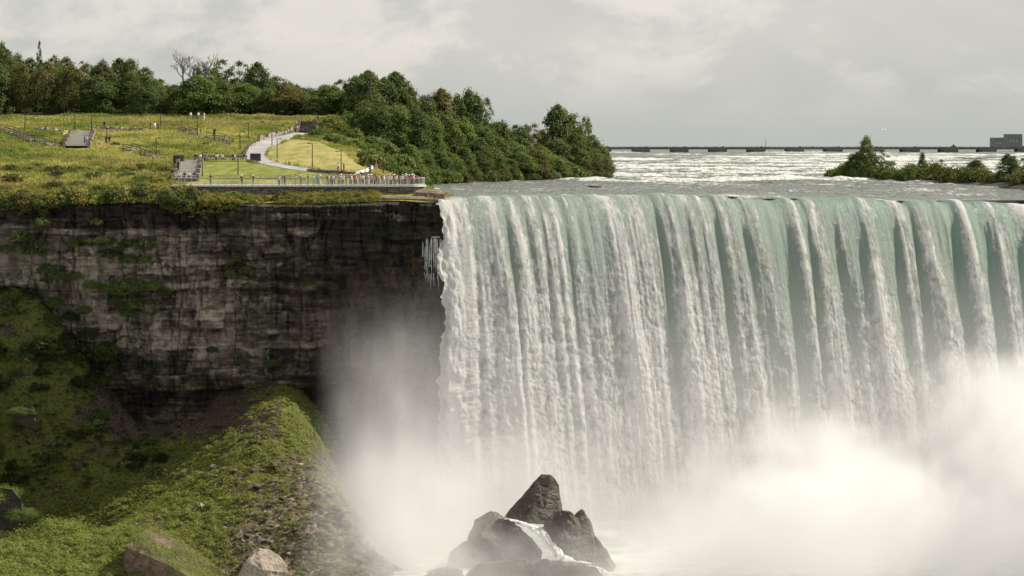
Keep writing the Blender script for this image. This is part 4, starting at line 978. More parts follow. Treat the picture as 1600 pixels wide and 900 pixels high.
def meadow_cover():
    r = np.random.default_rng(15); n = 330000
    x = r.uniform(-125, -8, n); t = r.uniform(0, 134, n); y = cliffY(x)+t
    k = (y < 481) & ~open_ground(x, y) & ~((x > -57.5) & (x < -14) & (y < 362.5)); x, y = x[k], y[k]
    px = PX(x, y); k = (px > -120) & ~((px > 500) & (y > 378) & (y < 460) & (px > 560)); x, y = x[k], y[k]
    z = landz(x, y)+land_bump(x, y); h = .30+.55*np.clip(fbm(x/4, y/4, 0, 3, 36)+.4, 0, 1)
    c = np.stack([x, y, z+h*.45], -1); m_ = len(c)
    a = r.uniform(0, 6.28, m_); w_ = .11*r.uniform(.6,1.4,m_); lean = r.normal(size=(m_,2))*.18
    dx = np.stack([np.cos(a)*w_, np.sin(a)*w_, a*0], -1); up = np.stack([lean[:,0], lean[:,1], h*r.uniform(.5,1.1,m_)], -1)
    b = np.stack([x, y, z], -1)
    V = np.stack([b-dx, b+dx, b+up+dx*.35, b+up-dx*.35], 1).reshape(-1,3)
    me = mesh_np('grass', V, np.arange(4*m_).reshape(m_,4), [M['leaf_wild']], smooth=False)
    tag(put('grass', me), 'tall yellow and green meadow grass on the hillside', kind='stuff')
meadow_cover()
# ------------------------------------------------------------------ viewing terrace
DK = 1.95          # deck height
def terrace_edge():
    pts = [P(266,289.5,351.4), P(300,289.5,351.2), P(400,289.5,351.0), P(500,289.5,350.9), P(600,289.5,350.9), P(640,289.5,351.0)]
    e = [(p.x, p.y) for p in pts]; cx, cy = e[-1][0], e[-1][1]+4.2
    for k in range(1, 13): a = -math.pi/2+k/12*math.pi*.95; e.append((cx+math.cos(a)*2.6, cy+math.sin(a)*4.2))
    return e
TE = terrace_edge()
def terrace():
    root = bpy.data.objects.new('viewing_terrace', None); COL.objects.link(root); root.location = (TE[0][0], TE[0][1], 0)
    tag(root, 'long stone-walled viewing terrace at the cliff top, rounded at its river end', 'terrace')
    front = resample(TE, 90); n = len(front); backY = np.maximum(front[:,1]+.3, 360.8); backY[-22:] = np.minimum(backY[-22:], front[-22:,1].max()+.4)
    b = MB(); b0 = Vector(root.location)
    V = []; Fs = []
    for (x, y), by in zip(front, backY):
        xb = min(x, TE[5][0]+.3) if by > y+.5 else x
        V += [(x, y, DK), (xb, by, DK), (x, y, DK-.28), (xb, by, DK-.28)]
    for i in range(n-1):
        a, c = 4*i, 4*i+4
        Fs += [(a, c, c+1, a+1), (a+2, a+3, c+3, c+2), (a, a+2, c+2, c), (a+1, c+1, c+3, a+3)]
    Fs += [(0,1,3,2)]
    d = MB(); d.add([Vector(v)-b0 for v in V], Fs); put('deck', d.mesh('deck', [M['concrete']]), parent=root)
    w_ = MB(); tn_ = np.gradient(front, axis=0); tn_ /= np.linalg.norm(tn_, axis=1)[:,None]+1e-9
    inn = front+np.stack([-tn_[:,1], tn_[:,0]], -1)*.28
    V = []
    for (x, y) in inn: V += [(x, y, DK-.283), (x, y, -1.6)]
    Fs = [(2*i, 2*i+1, 2*i+3, 2*i+2) for i in range(n-1)]
    w_.add([Vector(v)-b0 for v in V], Fs); put('retaining_wall', w_.mesh('retaining_wall', [M['stone']]), parent=root)
terrace()
def offset_line(pts, d):
    pts = np.array(pts, float); t = np.gradient(pts, axis=0); t /= np.linalg.norm(t, axis=1)[:,None]+1e-9
    return pts+np.stack([-t[:,1], t[:,0]], -1)*d
def railing(name, line, zfun, h, spacing, mt, label, cat='railing', mesh=None, post=.09, group=None, rails=(1.0,.12)):
    """posts, rails and infill along a plan line"""
    L = np.array(line, float); d = np.concatenate([[0], np.cumsum(np.linalg.norm(np.diff(L, axis=0), axis=1))]); n = max(2, int(d[-1]/spacing)+1)
    s = np.linspace(0, d[-1], n); q = np.stack([np.interp(s, d, L[:,0]), np.interp(s, d, L[:,1])], -1)
    z = np.array([zfun(a, b) for a, b in q]); base = Vector((q[0,0], q[0,1], z[0]))
    root = bpy.data.objects.new(name, None); COL.objects.link(root); root.location = base; tag(root, label, cat, group)
    pb = MB(); pb.box((0,0,h/2), (post,post,h)); pm = pb.mesh('post', [mt])
    for (x, y), zz in zip(q, z): put('post', pm, (x-base.x, y-base.y, zz-base.z), parent=root)
    for f in rails:
        b = MB()
        for i in range(n-1): b.bar((q[i,0]-base.x, q[i,1]-base.y, z[i]+h*f-base.z), (q[i+1,0]-base.x, q[i+1,1]-base.y, z[i+1]+h*f-base.z), post*.9, post*.8)
        put('top_rail' if f == rails[0] else 'lower_rail', b.mesh('rail', [mt]), parent=root)
    if mesh:
        b = MB()
        for i in range(n-1):
            for k in range(1, mesh):
                t = k/mesh; x, y, zz = (q[i,0]*(1-t)+q[i+1,0]*t-base.x, q[i,1]*(1-t)+q[i+1,1]*t-base.y, z[i]*(1-t)+z[i+1]*t-base.z)
                b.bar((x, y, zz+h*.1), (x, y, zz+h*.98), .022, .022)
        put('bars', b.mesh('bars', [mt]), parent=root)
    return root
rl = offset_line(resample(TE, 120), .22)[3:]
railing('railing', rl, lambda x, y: DK, 1.2, 1.12, M['rail'], 'long pale metal railing with slim posts along the front of the viewing terrace', mesh=7)
bk = [P(312,280,361.3), P(400,280,361.3), P(470,280,361.3)]
railing('railing', [(p.x, p.y) for p in bk], lambda x, y: 2.35, 1.0, 1.6, M['black'], 'thin black fence between the terrace walk and the green lawn', 'fence', post=.05, rails=(1.0,.5))
def ground_line(pts, y0=352, y1=560): return [(h.x, h.y) for h in (hit(landz, a, b, y0, y1) for a, b in pts) if h]
gz = lambda x, y: float(landz(x, y))+.05
railing('railing', ground_line([(-20,188.5),(70,188.5),(140,188.5),(200,188.8),(260,189),(320,189.6),(400,190.6),(455,192),(478,194)], 440), gz, 1.15, 5.0, M['wood'], 'long low rail running along the crest of the meadow below the woods', 'fence', post=.07, rails=(1.0,))
railing('railing', ground_line([(500,193.5),(524,192.8)], 440), gz, 1.1, 2.2, M['white'], 'short white rail at the top of the upper stone steps', 'fence', post=.12, rails=(1.0,))
# ------------------------------------------------------------------ stairs and walls
def stairs(px0, px1, py_bot, py_top, n, mt, label, side='wall', y0=352):
    a = hit(landz, (px0+px1)/2, py_bot, y0, 560); c = hit(landz, (px0+px1)/2, py_top, y0, 560)
    w_ = abs(px1-px0)*a.y/F; run = max(c.y-a.y, 2.5); rise = max(c.z-a.z, 1.0)
    root = bpy.data.objects.new('stone_stairs', None); COL.objects.link(root); a.z += .35; root.location = a
    ang = math.atan2(-(c.x-a.x), run); root.rotation_euler = (0,0,ang*.8); tag(root, label, 'stairs')
    b = MB()
    for i in range(n):
        y1 = run*i/n; z1 = rise*(i+1)/n; b.box((0, (y1+run+.6)/2, z1-rise/n/2+.12), (w_, run+.6-y1, rise/n-.004))
    put('flight', b.mesh('flight', [mt[0]]), parent=root)
    for s in (-1, 1):
        if side == 'wall':
            b = MB(); k = 4
            for i in range(k):
                y = run*(i+.5)/k; z = rise*(i+.5)/k; b.box((s*(w_/2+.3), y, z-.3), (.58, run/k-.02, 1.9))
            put('side_wall', b.mesh('side_wall', [mt[1]]), parent=root)
        b = MB()
        xx = s*(w_/2-.15)
        b.tube([(xx, 0, 1.05), (xx, run, rise+1.05)], .05, 6)
        for i in range(6): b.tube([(xx, run*i/5, rise*i/5), (xx, run*i/5, rise*i/5+1.05)], .035, 5)
        put('handrail', b.mesh('handrail', [M['black']]), parent=root)
    return root
stairs(103,136,232,208,14,(M['concrete'],M['stone_light']),'broad stone stairs with pale side walls in the middle of the meadow')
stairs(274,306,284,254,12,(M['concrete'],M['stone_light']),'stone steps with pale block walls at the left end of the terrace')
stairs(467,492,209,193,12,(M['stone'],M['stone_light']),'grey stone steps at the top of the curving path')
def trail_steps(pts, label, n=16):
    """timber-edged steps running down across the hillside with black handrails"""
    q = ground_line(pts, 380); L = resample(q, n); z = landz(L[:,0], L[:,1]); base = Vector((L[0,0], L[0,1], float(z[0])))
    root = bpy.data.objects.new('trail_steps', None); COL.objects.link(root); root.location = base; tag(root, label, 'stairs')
    b = MB(); t = np.gradient(L, axis=0); t /= np.linalg.norm(t, axis=1)[:,None]
    for i in range(n): b.box((L[i,0]-base.x, L[i,1]-base.y, z[i]-base.z+.18), (np.linalg.norm(L[1]-L[0])*1.0-.01, 1.9, .6), math.atan2(t[i,1], t[i,0]))
    put('flight', b.mesh('flight', [M['stone_light']]), parent=root)
    for s in (-1, 1):
        O = L+np.stack([-t[:,1], t[:,0]], -1)*s*1.0; b = MB()
        pts_ = [(O[i,0]-base.x, O[i,1]-base.y, z[i]-base.z+1.25) for i in range(n)]
        b.tube(pts_, .07, 5); b.tube([(x,y,zz-.45) for x,y,zz in pts_], .04, 5)
        for i in range(0, n, 2): b.tube([(pts_[i][0], pts_[i][1], pts_[i][2]-1.2), pts_[i]], .05, 5)
        put('handrail', b.mesh('handrail', [M['black']]), parent=root)
trail_steps([(-6,203),(12,207),(30,213),(46,221),(62,222),(82,229)], 'long stepped trail with black handrails dropping across the far left of the meadow', 22)
trail_steps([(199,235),(214,238),(222,240),(236,246),(246,249)], 'short stepped trail with black handrails above the terrace steps', 12)
trail_steps([(328,217),(338,218),(348,222),(358,228)], 'small flight of trail steps with dark rails high on the meadow', 8)
trail_steps([(288,208),(297,210),(306,213)], 'tiny flight of trail steps beside the upper lamp post', 5)
def block_wall(pts, h, label, mt, n, dep=.7, y0=352, jit=.25):
    q = resample(ground_line(pts, y0), n); root = bpy.data.objects.new('stone_wall', None); COL.objects.link(root)
    z = landz(q[:,0], q[:,1]); base = Vector((q[0,0], q[0,1], float(z[0]))); root.location = base; tag(root, label, 'wall')
    b = MB(); r = random.Random(n)
    for i in range(n-1):
        m_ = (q[i]+q[i+1])/2; l = np.linalg.norm(q[i+1]-q[i]); hh = h*r.uniform(1-jit, 1+jit)
        b.box((m_[0]-base.x, m_[1]-base.y, (z[i]+z[i+1])/2-base.z+hh/2-.15), (l*.97, dep*r.uniform(.8,1.2), hh+.3), math.atan2(q[i+1,1]-q[i,1], q[i+1,0]-q[i,0])+r.uniform(-.08,.08), .93)
    put('blocks', b.mesh('blocks', [mt]), parent=root)
block_wall([(140,205),(160,205.5),(185,206),(205,206.5),(228,207)], .9, 'long pale low stone wall right of the broad meadow stairs', M['stone_light'], 22, y0=400)
block_wall([(55,205),(70,205.5),(85,206.5),(98,208)], .8, 'broken line of low stones left of the broad meadow stairs', M['stone_light'], 11, y0=400, jit=.5)
block_wall([(382,243),(384,238),(390,232),(399,225)], .7, 'pale stone edging on the left side of the path bend', M['stone_light'], 12)
block_wall([(404,222),(420,217.5),(440,211.5),(455,208),(466,205)], .9, 'pale boulder edging along the upper path', M['stone_light'], 15, jit=.4)
block_wall([(398,190.5),(420,198),(440,200),(462,203)], .5, 'thin line of stones in the grass below the crest', M['stone_light'], 16, jit=.5)
block_wall([(482,268.5),(510,271),(540,272.8),(572,275)], .55, 'long dark planted kerb between the dry lawn and the path', M['stone'], 18, jit=.1)
# white curved parapet beside the path
def parapet():
    q = ground_line([(556,276),(565,274.5),(574,271.5),(582,266.5)]); L = resample(q, 12); z = landz(L[:,0], L[:,1]); b = MB()
    for i in range(11): b.bar((L[i,0], L[i,1], z[i]+.6), (L[i+1,0], L[i+1,1], z[i+1]+.6), .25, .5)
    tag(put('parapet', b.mesh('parapet', [M['white']])), 'short white curved parapet where the path meets the thicket', 'wall')
parapet()
# dark sign panels / bins
def bin_mesh():
    b = MB(); b.box((0,0,.75), (1.15,.9,1.4)); b.cm = 1; b.box((0,0,1.5), (1.25,1.0,.10), tap=.9); b.box((0,-.46,1.15), (.5,.03,.22)); b.cm = 0
    for s in (-1,1): b.box((s*.45,0,.03), (.12,.7,.08))
    return b.mesh('litter_bin', [M['dark_screen'], M['black']])
BINM = bin_mesh()
for px, py, lb in [(396,253,'left one of two dark litter bins beside the path bend'),(402.5,253,'right one of two dark litter bins beside the path bend'),(276,256,'dark cabinet left of the pair at the head of the terrace steps'),(283,256,'dark cabinet right of the pair at the head of the terrace steps')]:
    h = hit(landz, px, py, 352, 480); tag(put('litter_bin', BINM, h), lb, 'bin', 'dark bins and cabinets')
# benches
def bench_parts():
    s = MB(); s.box((0,0,.45), (1.9,.45,.07)); bk = MB(); bk.box((0,.24,.78), (1.9,.06,.42)); lg = MB(); lg.box((0,0,.21), (.08,.42,.42))
    return s.mesh('seat', [M['white']]), bk.mesh('backrest', [M['wood']]), lg.mesh('leg', [M['black']])
BS, BB, BL = bench_parts(); BENCH = []
for i in range(9):
    px = 308+i*8.6; h = hit(landz, px, 253, 352, 480); h.y += 1.2; h.z = float(landz(h.x, h.y))+.1
    r = bpy.data.objects.new('bench', None); COL.objects.link(r); r.location = h; tag(r, None, 'bench', 'benches along the back of the lawn')
    put('seat', BS, parent=r); put('backrest', BB, parent=r)
    for s in (-1,1): put('leg', BL, (s*.8,0,0), parent=r)
    BENCH.append(r); r['label'] = f'bench with pale seat at the back of the lawn, {nth(i+1)} from the terrace steps'
# lamp posts
def lamp_parts():
    p = MB(); p.tube([(0,0,-.3),(0,0,.5),(0,0,4.25)], [.11,.09,.065], 8); a = MB(); a.tube([(0,0,4.2),(.25,0,4.32),(.62,0,4.32)], .045, 6)
    h = MB(); h.box((.72,0,4.30), (.62,.30,.13), tap=.8); h.cm = 1; h.box((.74,0,4.215), (.45,.2,.035)); return p.mesh('pole', [M['black']]), a.mesh('arm', [M['black']]), h.mesh('lamp_head', [M['black'], M['glass_lamp']])
LP_, LA_, LH_ = lamp_parts()
LAMPS = [(39,206,173,'on the meadow above the long stepped trail'),(117,207,171,'at the head of the broad meadow stairs'),(143,209,180,'right beside the upper wall of the broad meadow stairs'),(167,228,199,'standing by the walkers right of the broad meadow stairs'),(221,184,155,'in front of the woods on the crest'),(251,204,178,'at the right end of the low meadow wall'),(308,214,182,'beside the tiny trail flight'),(244,247,215,'next to the short stepped trail above the terrace steps'),(375,237,205,'left of the path bend on the meadow'),(388,217,191,'upper one of the two left of the path bend'),(425,228,198,'beside the upper path, near its middle'),(433,248,216,'on the left tip of the dry lawn'),(316,276,237,'right of the terrace steps behind the railing'),(372,274,240,'on the lawn edge in front of the benches'),(488,264,223,'on the path edge below the dry lawn'),(533,272,236,'near the walkers at the right end of the dry lawn'),(599,274,243,'against the thicket behind the crowded terrace end'),(59,185,153,'half hidden in the woods at the left of the crest'),(100,185,157,'among the trunks of the woods left of the stairs'),(360,186,163,'in front of the round green tree on the crest'),(212,186,160,'among the trunks left of the crest lamp')]
for i, (px, pb, pt, lb) in enumerate(LAMPS):
    h = hit(landz, px, pb, 352, 520)
    if h is None: h = P(px, pb, 480)
    H = (pb-pt)*h.y/F; r = bpy.data.objects.new('lamp_post', None); COL.objects.link(r); r.location = h; r.scale = (1,1,max(.8,min(1.25,H/4.4))); r.rotation_euler = (0,0,random.choice([0,.4,3.1,2.7,-.3]))
    tag(r, 'slim black lamp post '+lb, 'lamp post', 'lamp posts in the park')
    put('pole', LP_, parent=r); put('arm', LA_, parent=r); put('lamp_head', LH_, parent=r)
# ------------------------------------------------------------------ people
SKIN = simple('skin', (.42,.27,.19), .6, .05); HAIRM = {n: simple('hair_'+n, c, .6, .1) for n, c in [('dark',(.02,.016,.013)),('brown',(.07,.045,.028)),('fair',(.30,.22,.12))]}
CLOTH = {n: simple('cloth_'+n, c, .85, .1) for n, c in dict(white=(.72,.71,.69), black=(.018,.018,.02), red=(.42,.03,.035), blue=(.06,.12,.30), navy=(.02,.03,.07), teal=(.06,.30,.29), orange=(.55,.2,.06), grey=(.22,.22,.23), pink=(.55,.28,.30), green=(.10,.22,.09), beige=(.42,.36,.27), yellow=(.55,.45,.10), maroon=(.16,.03,.04), denim=(.09,.13,.21), khaki=(.3,.26,.18)).items()}
def person_mesh(name, J):
    """J: joint dict -> one skinned body with clothing as material zones"""
    order = ['pelvis','waist','chest','neck','chin','head','crown']; rad = dict(pelvis=.145,waist=.135,chest=.165,neck=.055,chin=.075,head=.10,crown=.065,shL=.075,elL=.048,wrL=.035,haL=.042,fiL=.018,hipL=.10,knL=.07,anL=.048,heL=.05,toL=.035)
    vs = []; idx = {}
    def v(n): idx[n] = len(vs); vs.append(J[n])
    for n in order: v(n)
    for s in 'LR':
        for n in ('sh','el','wr','ha','fi','hip','kn','an','to'): v(n+s)
    E = [(idx[a], idx[b]) for a, b in zip(order, order[1:])]
    for s in 'LR':
        for c in (['chest','sh','el','wr','ha','fi'], ['pelvis','hip','kn','an','to']):
            ns = [n if n in idx else n+s for n in c]; E += [(idx[a], idx[b]) for a, b in zip(ns, ns[1:])]
    me = bpy.data.meshes.new(name); me.from_pydata(vs, E, []); o = bpy.data.objects.new(name, me); COL.objects.link(o)
    sk = o.modifiers.new('skin', 'SKIN'); sk.use_smooth_shade = True
    sv = me.skin_vertices[0].data
    for n, i in idx.items():
        k = n if n in rad else n[:-1]+'L'; r = rad[k]
        sv[i].radius = (r*(1.25 if n in ('pelvis','waist','chest') else 1), r*(.85 if n in ('pelvis','waist','chest') else 1)); sv[i].use_root = (n == 'pelvis')
    ss = o.modifiers.new('sub', 'SUBSURF'); ss.levels = 1; ss.render_levels = 1
    dg = bpy.context.evaluated_depsgraph_get(); dg.update(); m2 = bpy.data.meshes.new_from_object(o.evaluated_get(dg)); m2.name = name
    bpy.data.objects.remove(o); m2.materials.clear()
    bones = [('neck','chin',0),('chin','crown',0),('pelvis','waist',1),('waist','chest',1),('chest','neck',1)]
    for s in 'LR': bones += [('chest','sh'+s,1),('sh'+s,'el'+s,1),('el'+s,'wr'+s,0),('wr'+s,'fi'+s,0),('pelvis','hip'+s,2),('hip'+s,'kn'+s,2),('kn'+s,'an'+s,2),('an'+s,'to'+s,3)]
    for k in range(4): m2.materials.append(SKIN)
    mi = []
    for p in m2.polygons:
        c = p.center; best = (9, 0)
        for a, b, m_ in bones:
            A, B = Vector(J[a]), Vector(J[b]); d = B-A; t = max(0, min(1, (c-A).dot(d)/d.length_squared)); q = (A+d*t-c).length
            if q < best[0]: best = (q, m_)
        mi.append(best[1])
    m2.polygons.foreach_set('material_index', mi); m2.polygons.foreach_set('use_smooth', [True]*len(mi)); m2.update()
    return m2
def joints(arms='down', legs='stand', lean=0.0):
    J = dict(pelvis=(0,0,.93), waist=(0,-.02*lean,1.08), chest=(0,-.06*lean,1.32), neck=(0,-.09*lean,1.48), chin=(0,-.11*lean-.02,1.55), head=(0,-.12*lean-.02,1.63), crown=(0,-.11*lean,1.70))
    for s, k in (('L',1),('R',-1)):
        J['sh'+s] = (k*.19, -.06*lean, 1.40)
        if arms == 'down': J['el'+s] = (k*.25,.03,1.12); J['wr'+s] = (k*.25,-.03,.87); J['ha'+s] = (k*.25,-.05,.79); J['fi'+s] = (k*.24,-.07,.70)
        elif arms == 'rail': J['el'+s] = (k*.27,-.2,1.16); J['wr'+s] = (k*.18,-.40,1.19); J['ha'+s] = (k*.16,-.46,1.19); J['fi'+s] = (k*.13,-.53,1.17)
        elif arms == 'photo': J['el'+s] = (k*.27,-.18,1.22); J['wr'+s] = (k*.11,-.30,1.45); J['ha'+s] = (k*.08,-.32,1.52); J['fi'+s] = (k*.06,-.33,1.59)
        elif arms == 'lap': J['el'+s] = (k*.25,-.10,1.13); J['wr'+s] = (k*.14,-.32,1.02); J['ha'+s] = (k*.11,-.38,1.01); J['fi'+s] = (k*.08,-.45,1.0)
        if legs == 'stand': J['hip'+s] = (k*.10,0,.88); J['kn'+s] = (k*.105,-.03,.48); J['an'+s] = (k*.11,.02,.08); J['to'+s] = (k*.12,-.13,.04)
        elif legs == 'walk': J['hip'+s] = (k*.10,0,.88); J['kn'+s] = (k*.10,-.14*k-.05,.49); J['an'+s] = (k*.10,-.26*k+.05,.10); J['to'+s] = (k*.10,-.26*k-.11,.05)
        elif legs == 'sit': J['hip'+s] = (k*.11,-.08,.90); J['kn'+s] = (k*.13,-.46,.92); J['an'+s] = (k*.13,-.48,.50); J['to'+s] = (k*.13,-.63,.46)
    if legs == 'sit':
        J = {k: (x, y, z-.42) for k, (x, y, z) in J.items()}
    return J
JP = {'stand': joints(), 'rail': joints('rail', lean=1.6), 'photo': joints('photo', lean=.3), 'walk': joints('down','walk',.6), 'sit': joints('lap','sit',.4)}
PM = {k: person_mesh('person_'+k, j) for k, j in JP.items()}
def hair_mesh(c, long=False):
    b = bmesh.new(); bmesh.ops.create_icosphere(b, subdivisions=2, radius=.118)
    for v in b.verts:
        if v.co.z < -.02 and v.co.y < .02: v.co.z *= .2; v.co.y = max(v.co.y, -.06)
        elif v.co.z < -.02: v.co.z *= (2.4 if long else 1.0)
        v.co.y += .022
    me = bpy.data.meshes.new('hair'); b.to_mesh(me); b.free()
    me.materials.append(HAIRM['dark']); me.polygons.foreach_set('use_smooth', [True]*len(me.polygons)); return me
HM = [hair_mesh(0), hair_mesh(0, True)]
hb = MB(); hb.tube([(0,0,.03),(0,0,.06),(0,0,.14),(0,0,.17)], [.19,.12,.11,.06], 10); HAT = hb.mesh('hat', [CLOTH['white']], True)
pb = MB(); pb.box((0,.19,1.22), (.30,.17,.44), tap=.8); PACK = pb.mesh('backpack', [CLOTH['black']])
PEOPLE = []
rp = random.Random(77)
def person(loc, pose, shirt, trs, hair='dark', rz=0.0, long=False, hat=None, pack=False, sc_=1.0):
    o = put('person', PM[pose], loc, rz, sc_)
    for i, m_ in enumerate((SKIN, CLOTH[shirt], CLOTH[trs], CLOTH['black'])):
        o.material_slots[i].link = 'OBJECT'; o.material_slots[i].material = m_
    hd = JP[pose]['head']
    if hat: h = put('hat', HAT, (hd[0], hd[1], hd[2]), parent=o); h.material_slots[0].link = 'OBJECT'; h.material_slots[0].material = CLOTH[hat]
    h = put('hair', HM[1 if long else 0], hd, parent=o); h.material_slots[0].link = 'OBJECT'; h.material_slots[0].material = HAIRM[hair]
    if pack: put('backpack', PACK, (0, -.05, 0), parent=o)
    o['category'] = 'person'; return o
# the crowd along the railing: (px, shirt, trousers, pose, row back)
railY = lambda px: 351.75 if px < 640 else 351.9
ROW = [(329,'maroon','denim','stand',2.2),(378,'black','black','rail',0),(396,'black','grey','rail',0),(436,'white','black','photo',.2),(441,'black','denim','stand',1.2),(445,'navy','navy','photo',0),(462,'grey','khaki','stand',.3),(470,'grey','denim','photo',.3),(481,'black','khaki','stand',.2),(491,'white','khaki','stand',.5),(496,'teal','denim','photo',.1),(501,'green','white','stand',.4),
 (511,'black','khaki','rail',0),(514,'white','black','stand',2),(518,'grey','black','rail',0),(523,'pink','denim','stand',3.4),(530,'grey','black','rail',0),(533,'white','khaki','stand',1.6),(536,'white','black','photo',0),(541,'maroon','denim','stand',1.2),(547,'grey','khaki','rail',0),(549,'white','black','stand',2.2),(554,'red','denim','rail',0),(557,'pink','navy','stand',1.8),(562,'beige','black','rail',0),(567,'white','denim','stand',1.3),(572,'maroon','khaki','photo',0),(576,'white','white','stand',.9),(580,'beige','denim','rail',0),(585,'grey','black','stand',1.4),(589,'maroon','denim','photo',.1),(592,'orange','black','stand',1.7),(597,'blue','khaki','rail',0),(600,'white','black','stand',1.4),(605,'pink','denim','rail',0),(609,'white','grey','stand',1.8),(611,'white','denim','photo',0),(616,'black','black','stand',1.2),(619,'white','khaki','rail',0),(624,'maroon','black','stand',1.5),(628,'white','denim','photo',.1),(632,'beige','black','stand',1.8),(635,'grey','khaki','rail',0),(639,'black','denim','stand',1.2),(643,'red','black','rail',.1),(646,'white','grey','stand',1.6),(650,'maroon','black','stand',2.4),(653,'grey','navy','stand',2.9)]
crowd = []
for px, sh, tr, pose, back in ROW:
    Y = railY(px)+back; x = (px-800)*Y/F
    o = person((x, Y, DK), pose, sh, tr, rp.choice(['dark','dark','brown','fair']), rp.uniform(-.5,.5) if pose != 'stand' else rp.uniform(-2,2), rp.random() < .35, rp.choice([None,None,None,None,'white','beige']), rp.random() < .15, rp.uniform(.94,1.06))
    o['group'] = 'people at the terrace railing'; o['_s'] = (sh, tr); crowd.append(o)
# a second, looser row behind
for i in range(30):
    px = rp.uniform(512, 652); Y = 351.8+rp.uniform(2.6, 5.5); sh = rp.choice(['white','grey','maroon','navy','maroon','black','black','blue','pink']); tr = rp.choice(['denim','black','khaki'])
    o = person(((px-800)*Y/F, Y, DK), rp.choice(['stand','walk','photo']), sh, tr, rp.choice(['dark','brown']), rp.uniform(-3,3), rp.random() < .4, rp.choice([None,None,'white']), False, rp.uniform(.92,1.05))
    o['group'] = 'people at the terrace railing'; o['_s'] = (sh, tr); crowd.append(o)
crowd.sort(key=lambda o: PX(o.location.x, o.location.y))
cnt = {}
for o in crowd:
    k = tuple(o['_s']); cnt[k] = cnt.get(k, 0)+1; o['_n'] = cnt[k]
for o in crowd:
    s, t = o['_s']; one = cnt[(s, t)] == 1
    o['label'] = f'person in {s} top and {t} trousers on the terrace'+('' if one else f', {nth(o["_n"])} such from the left'); del o['_s'], o['_n']
# people on the hill and paths
HILL = [(163,203,'black','navy','stand','person in black standing on the low wall right of the broad meadow stairs'),(132,227,'blue','navy','stand','person in blue at the foot of the broad meadow stairs'),(136,227,'white','khaki','stand','person in white at the foot of the broad meadow stairs'),(158,229,'pink','white','walk','small person in pale clothes walking on the meadow left of a lamp post'),(166,228,'navy','black','walk','person in navy at the base of the meadow lamp post'),(171,227,'black','maroon','walk','person in black walking just right of the meadow lamp post'),(235,206,'black','maroon','stand','person in black at the right end of the low meadow wall'),(242,205,'white','beige','stand','person in white at the right end of the low meadow wall'),(247,206,'navy','black','stand','person in navy beside the lamp at the end of the meadow wall'),(286,210,'blue','navy','walk','person in blue walking on the upper meadow trail'),(290,209,'orange','maroon','walk','person in orange walking behind the one in blue on the upper trail'),(310,213,'orange','beige','walk','person in orange beside the upper trail lamp post'),(335,215,'black','black','stand','person in black alone on the upper trail steps'),(298,188,'white','khaki','stand','person in white at the crest rail, left of two others'),(310,188,'white','denim','stand','person in white at the crest rail, middle of three'),(319,189,'pink','white','stand','person in pink at the crest rail, right of two others'),(497,193,'blue','navy','walk','person in blue at the top of the upper stone steps'),(528.5,271,'white','navy','walk','person in white walking on the path behind a lamp post'),(537.5,273,'maroon','maroon','walk','person in dark red walking on the path right of a lamp post'),(578,273,'blue','navy','stand','person in blue by the white curved parapet'),(588,271,'pink','beige','stand','person in pink sun hat near the thicket by the parapet')]
for px, py, sh, tr, pose, lb in HILL:
    h = hit(landz, px, py, 352, 520)
    if h is None: continue
    h.z += .12; o = person(h, pose, sh, tr, rp.choice(['dark','brown']), rp.uniform(-1.5,1.5), rp.random() < .4, 'pink' if 'sun hat' in lb else None, False, 1.05); o['label'] = lb; o['group'] = 'people in the park'
for i, (sh, tr) in enumerate([('white','denim'),('black','black'),('teal','navy'),('pink','denim'),('white','black'),('grey','khaki'),('white','denim'),('black','navy'),('navy','black'),('white','khaki'),('black','denim')]):
    b = BENCH[min(8, int(i*.82))]; p = b.location+Vector(((-.45 if i % 2 else .42),-.02,.03)); o = person(p, 'sit', sh, tr, rp.choice(['dark','brown','fair']), rp.uniform(-.3,.3)); o['group'] = 'people sitting on the lawn benches'
    o['label'] = f'person in {sh} top sitting on the lawn benches, {nth(i+1)} sitter from the left'
for px, py, sh, tr, pose, lb in [(279,276,'black','black','stand','person in black standing high on the terrace steps'),(281,283,'white','navy','sit','person in white sitting at the foot of the terrace steps, leftmost'),(289,283,'maroon','black','sit','person in maroon sitting at the foot of the terrace steps'),(296,283,'white','black','sit','person in white sitting right of the one in maroon on the terrace steps'),(304,283,'black','denim','sit','person in black sitting rightmost at the foot of the terrace steps')]:
    h = hit(landz, px, py, 352, 420); h.z += .35 if pose == 'sit' else 1.0; h.y -= .3
    o = person(h, pose, sh, tr, 'dark', rp.uniform(-.3,.3)); o['label'] = lb; o['group'] = 'people on the terrace steps'
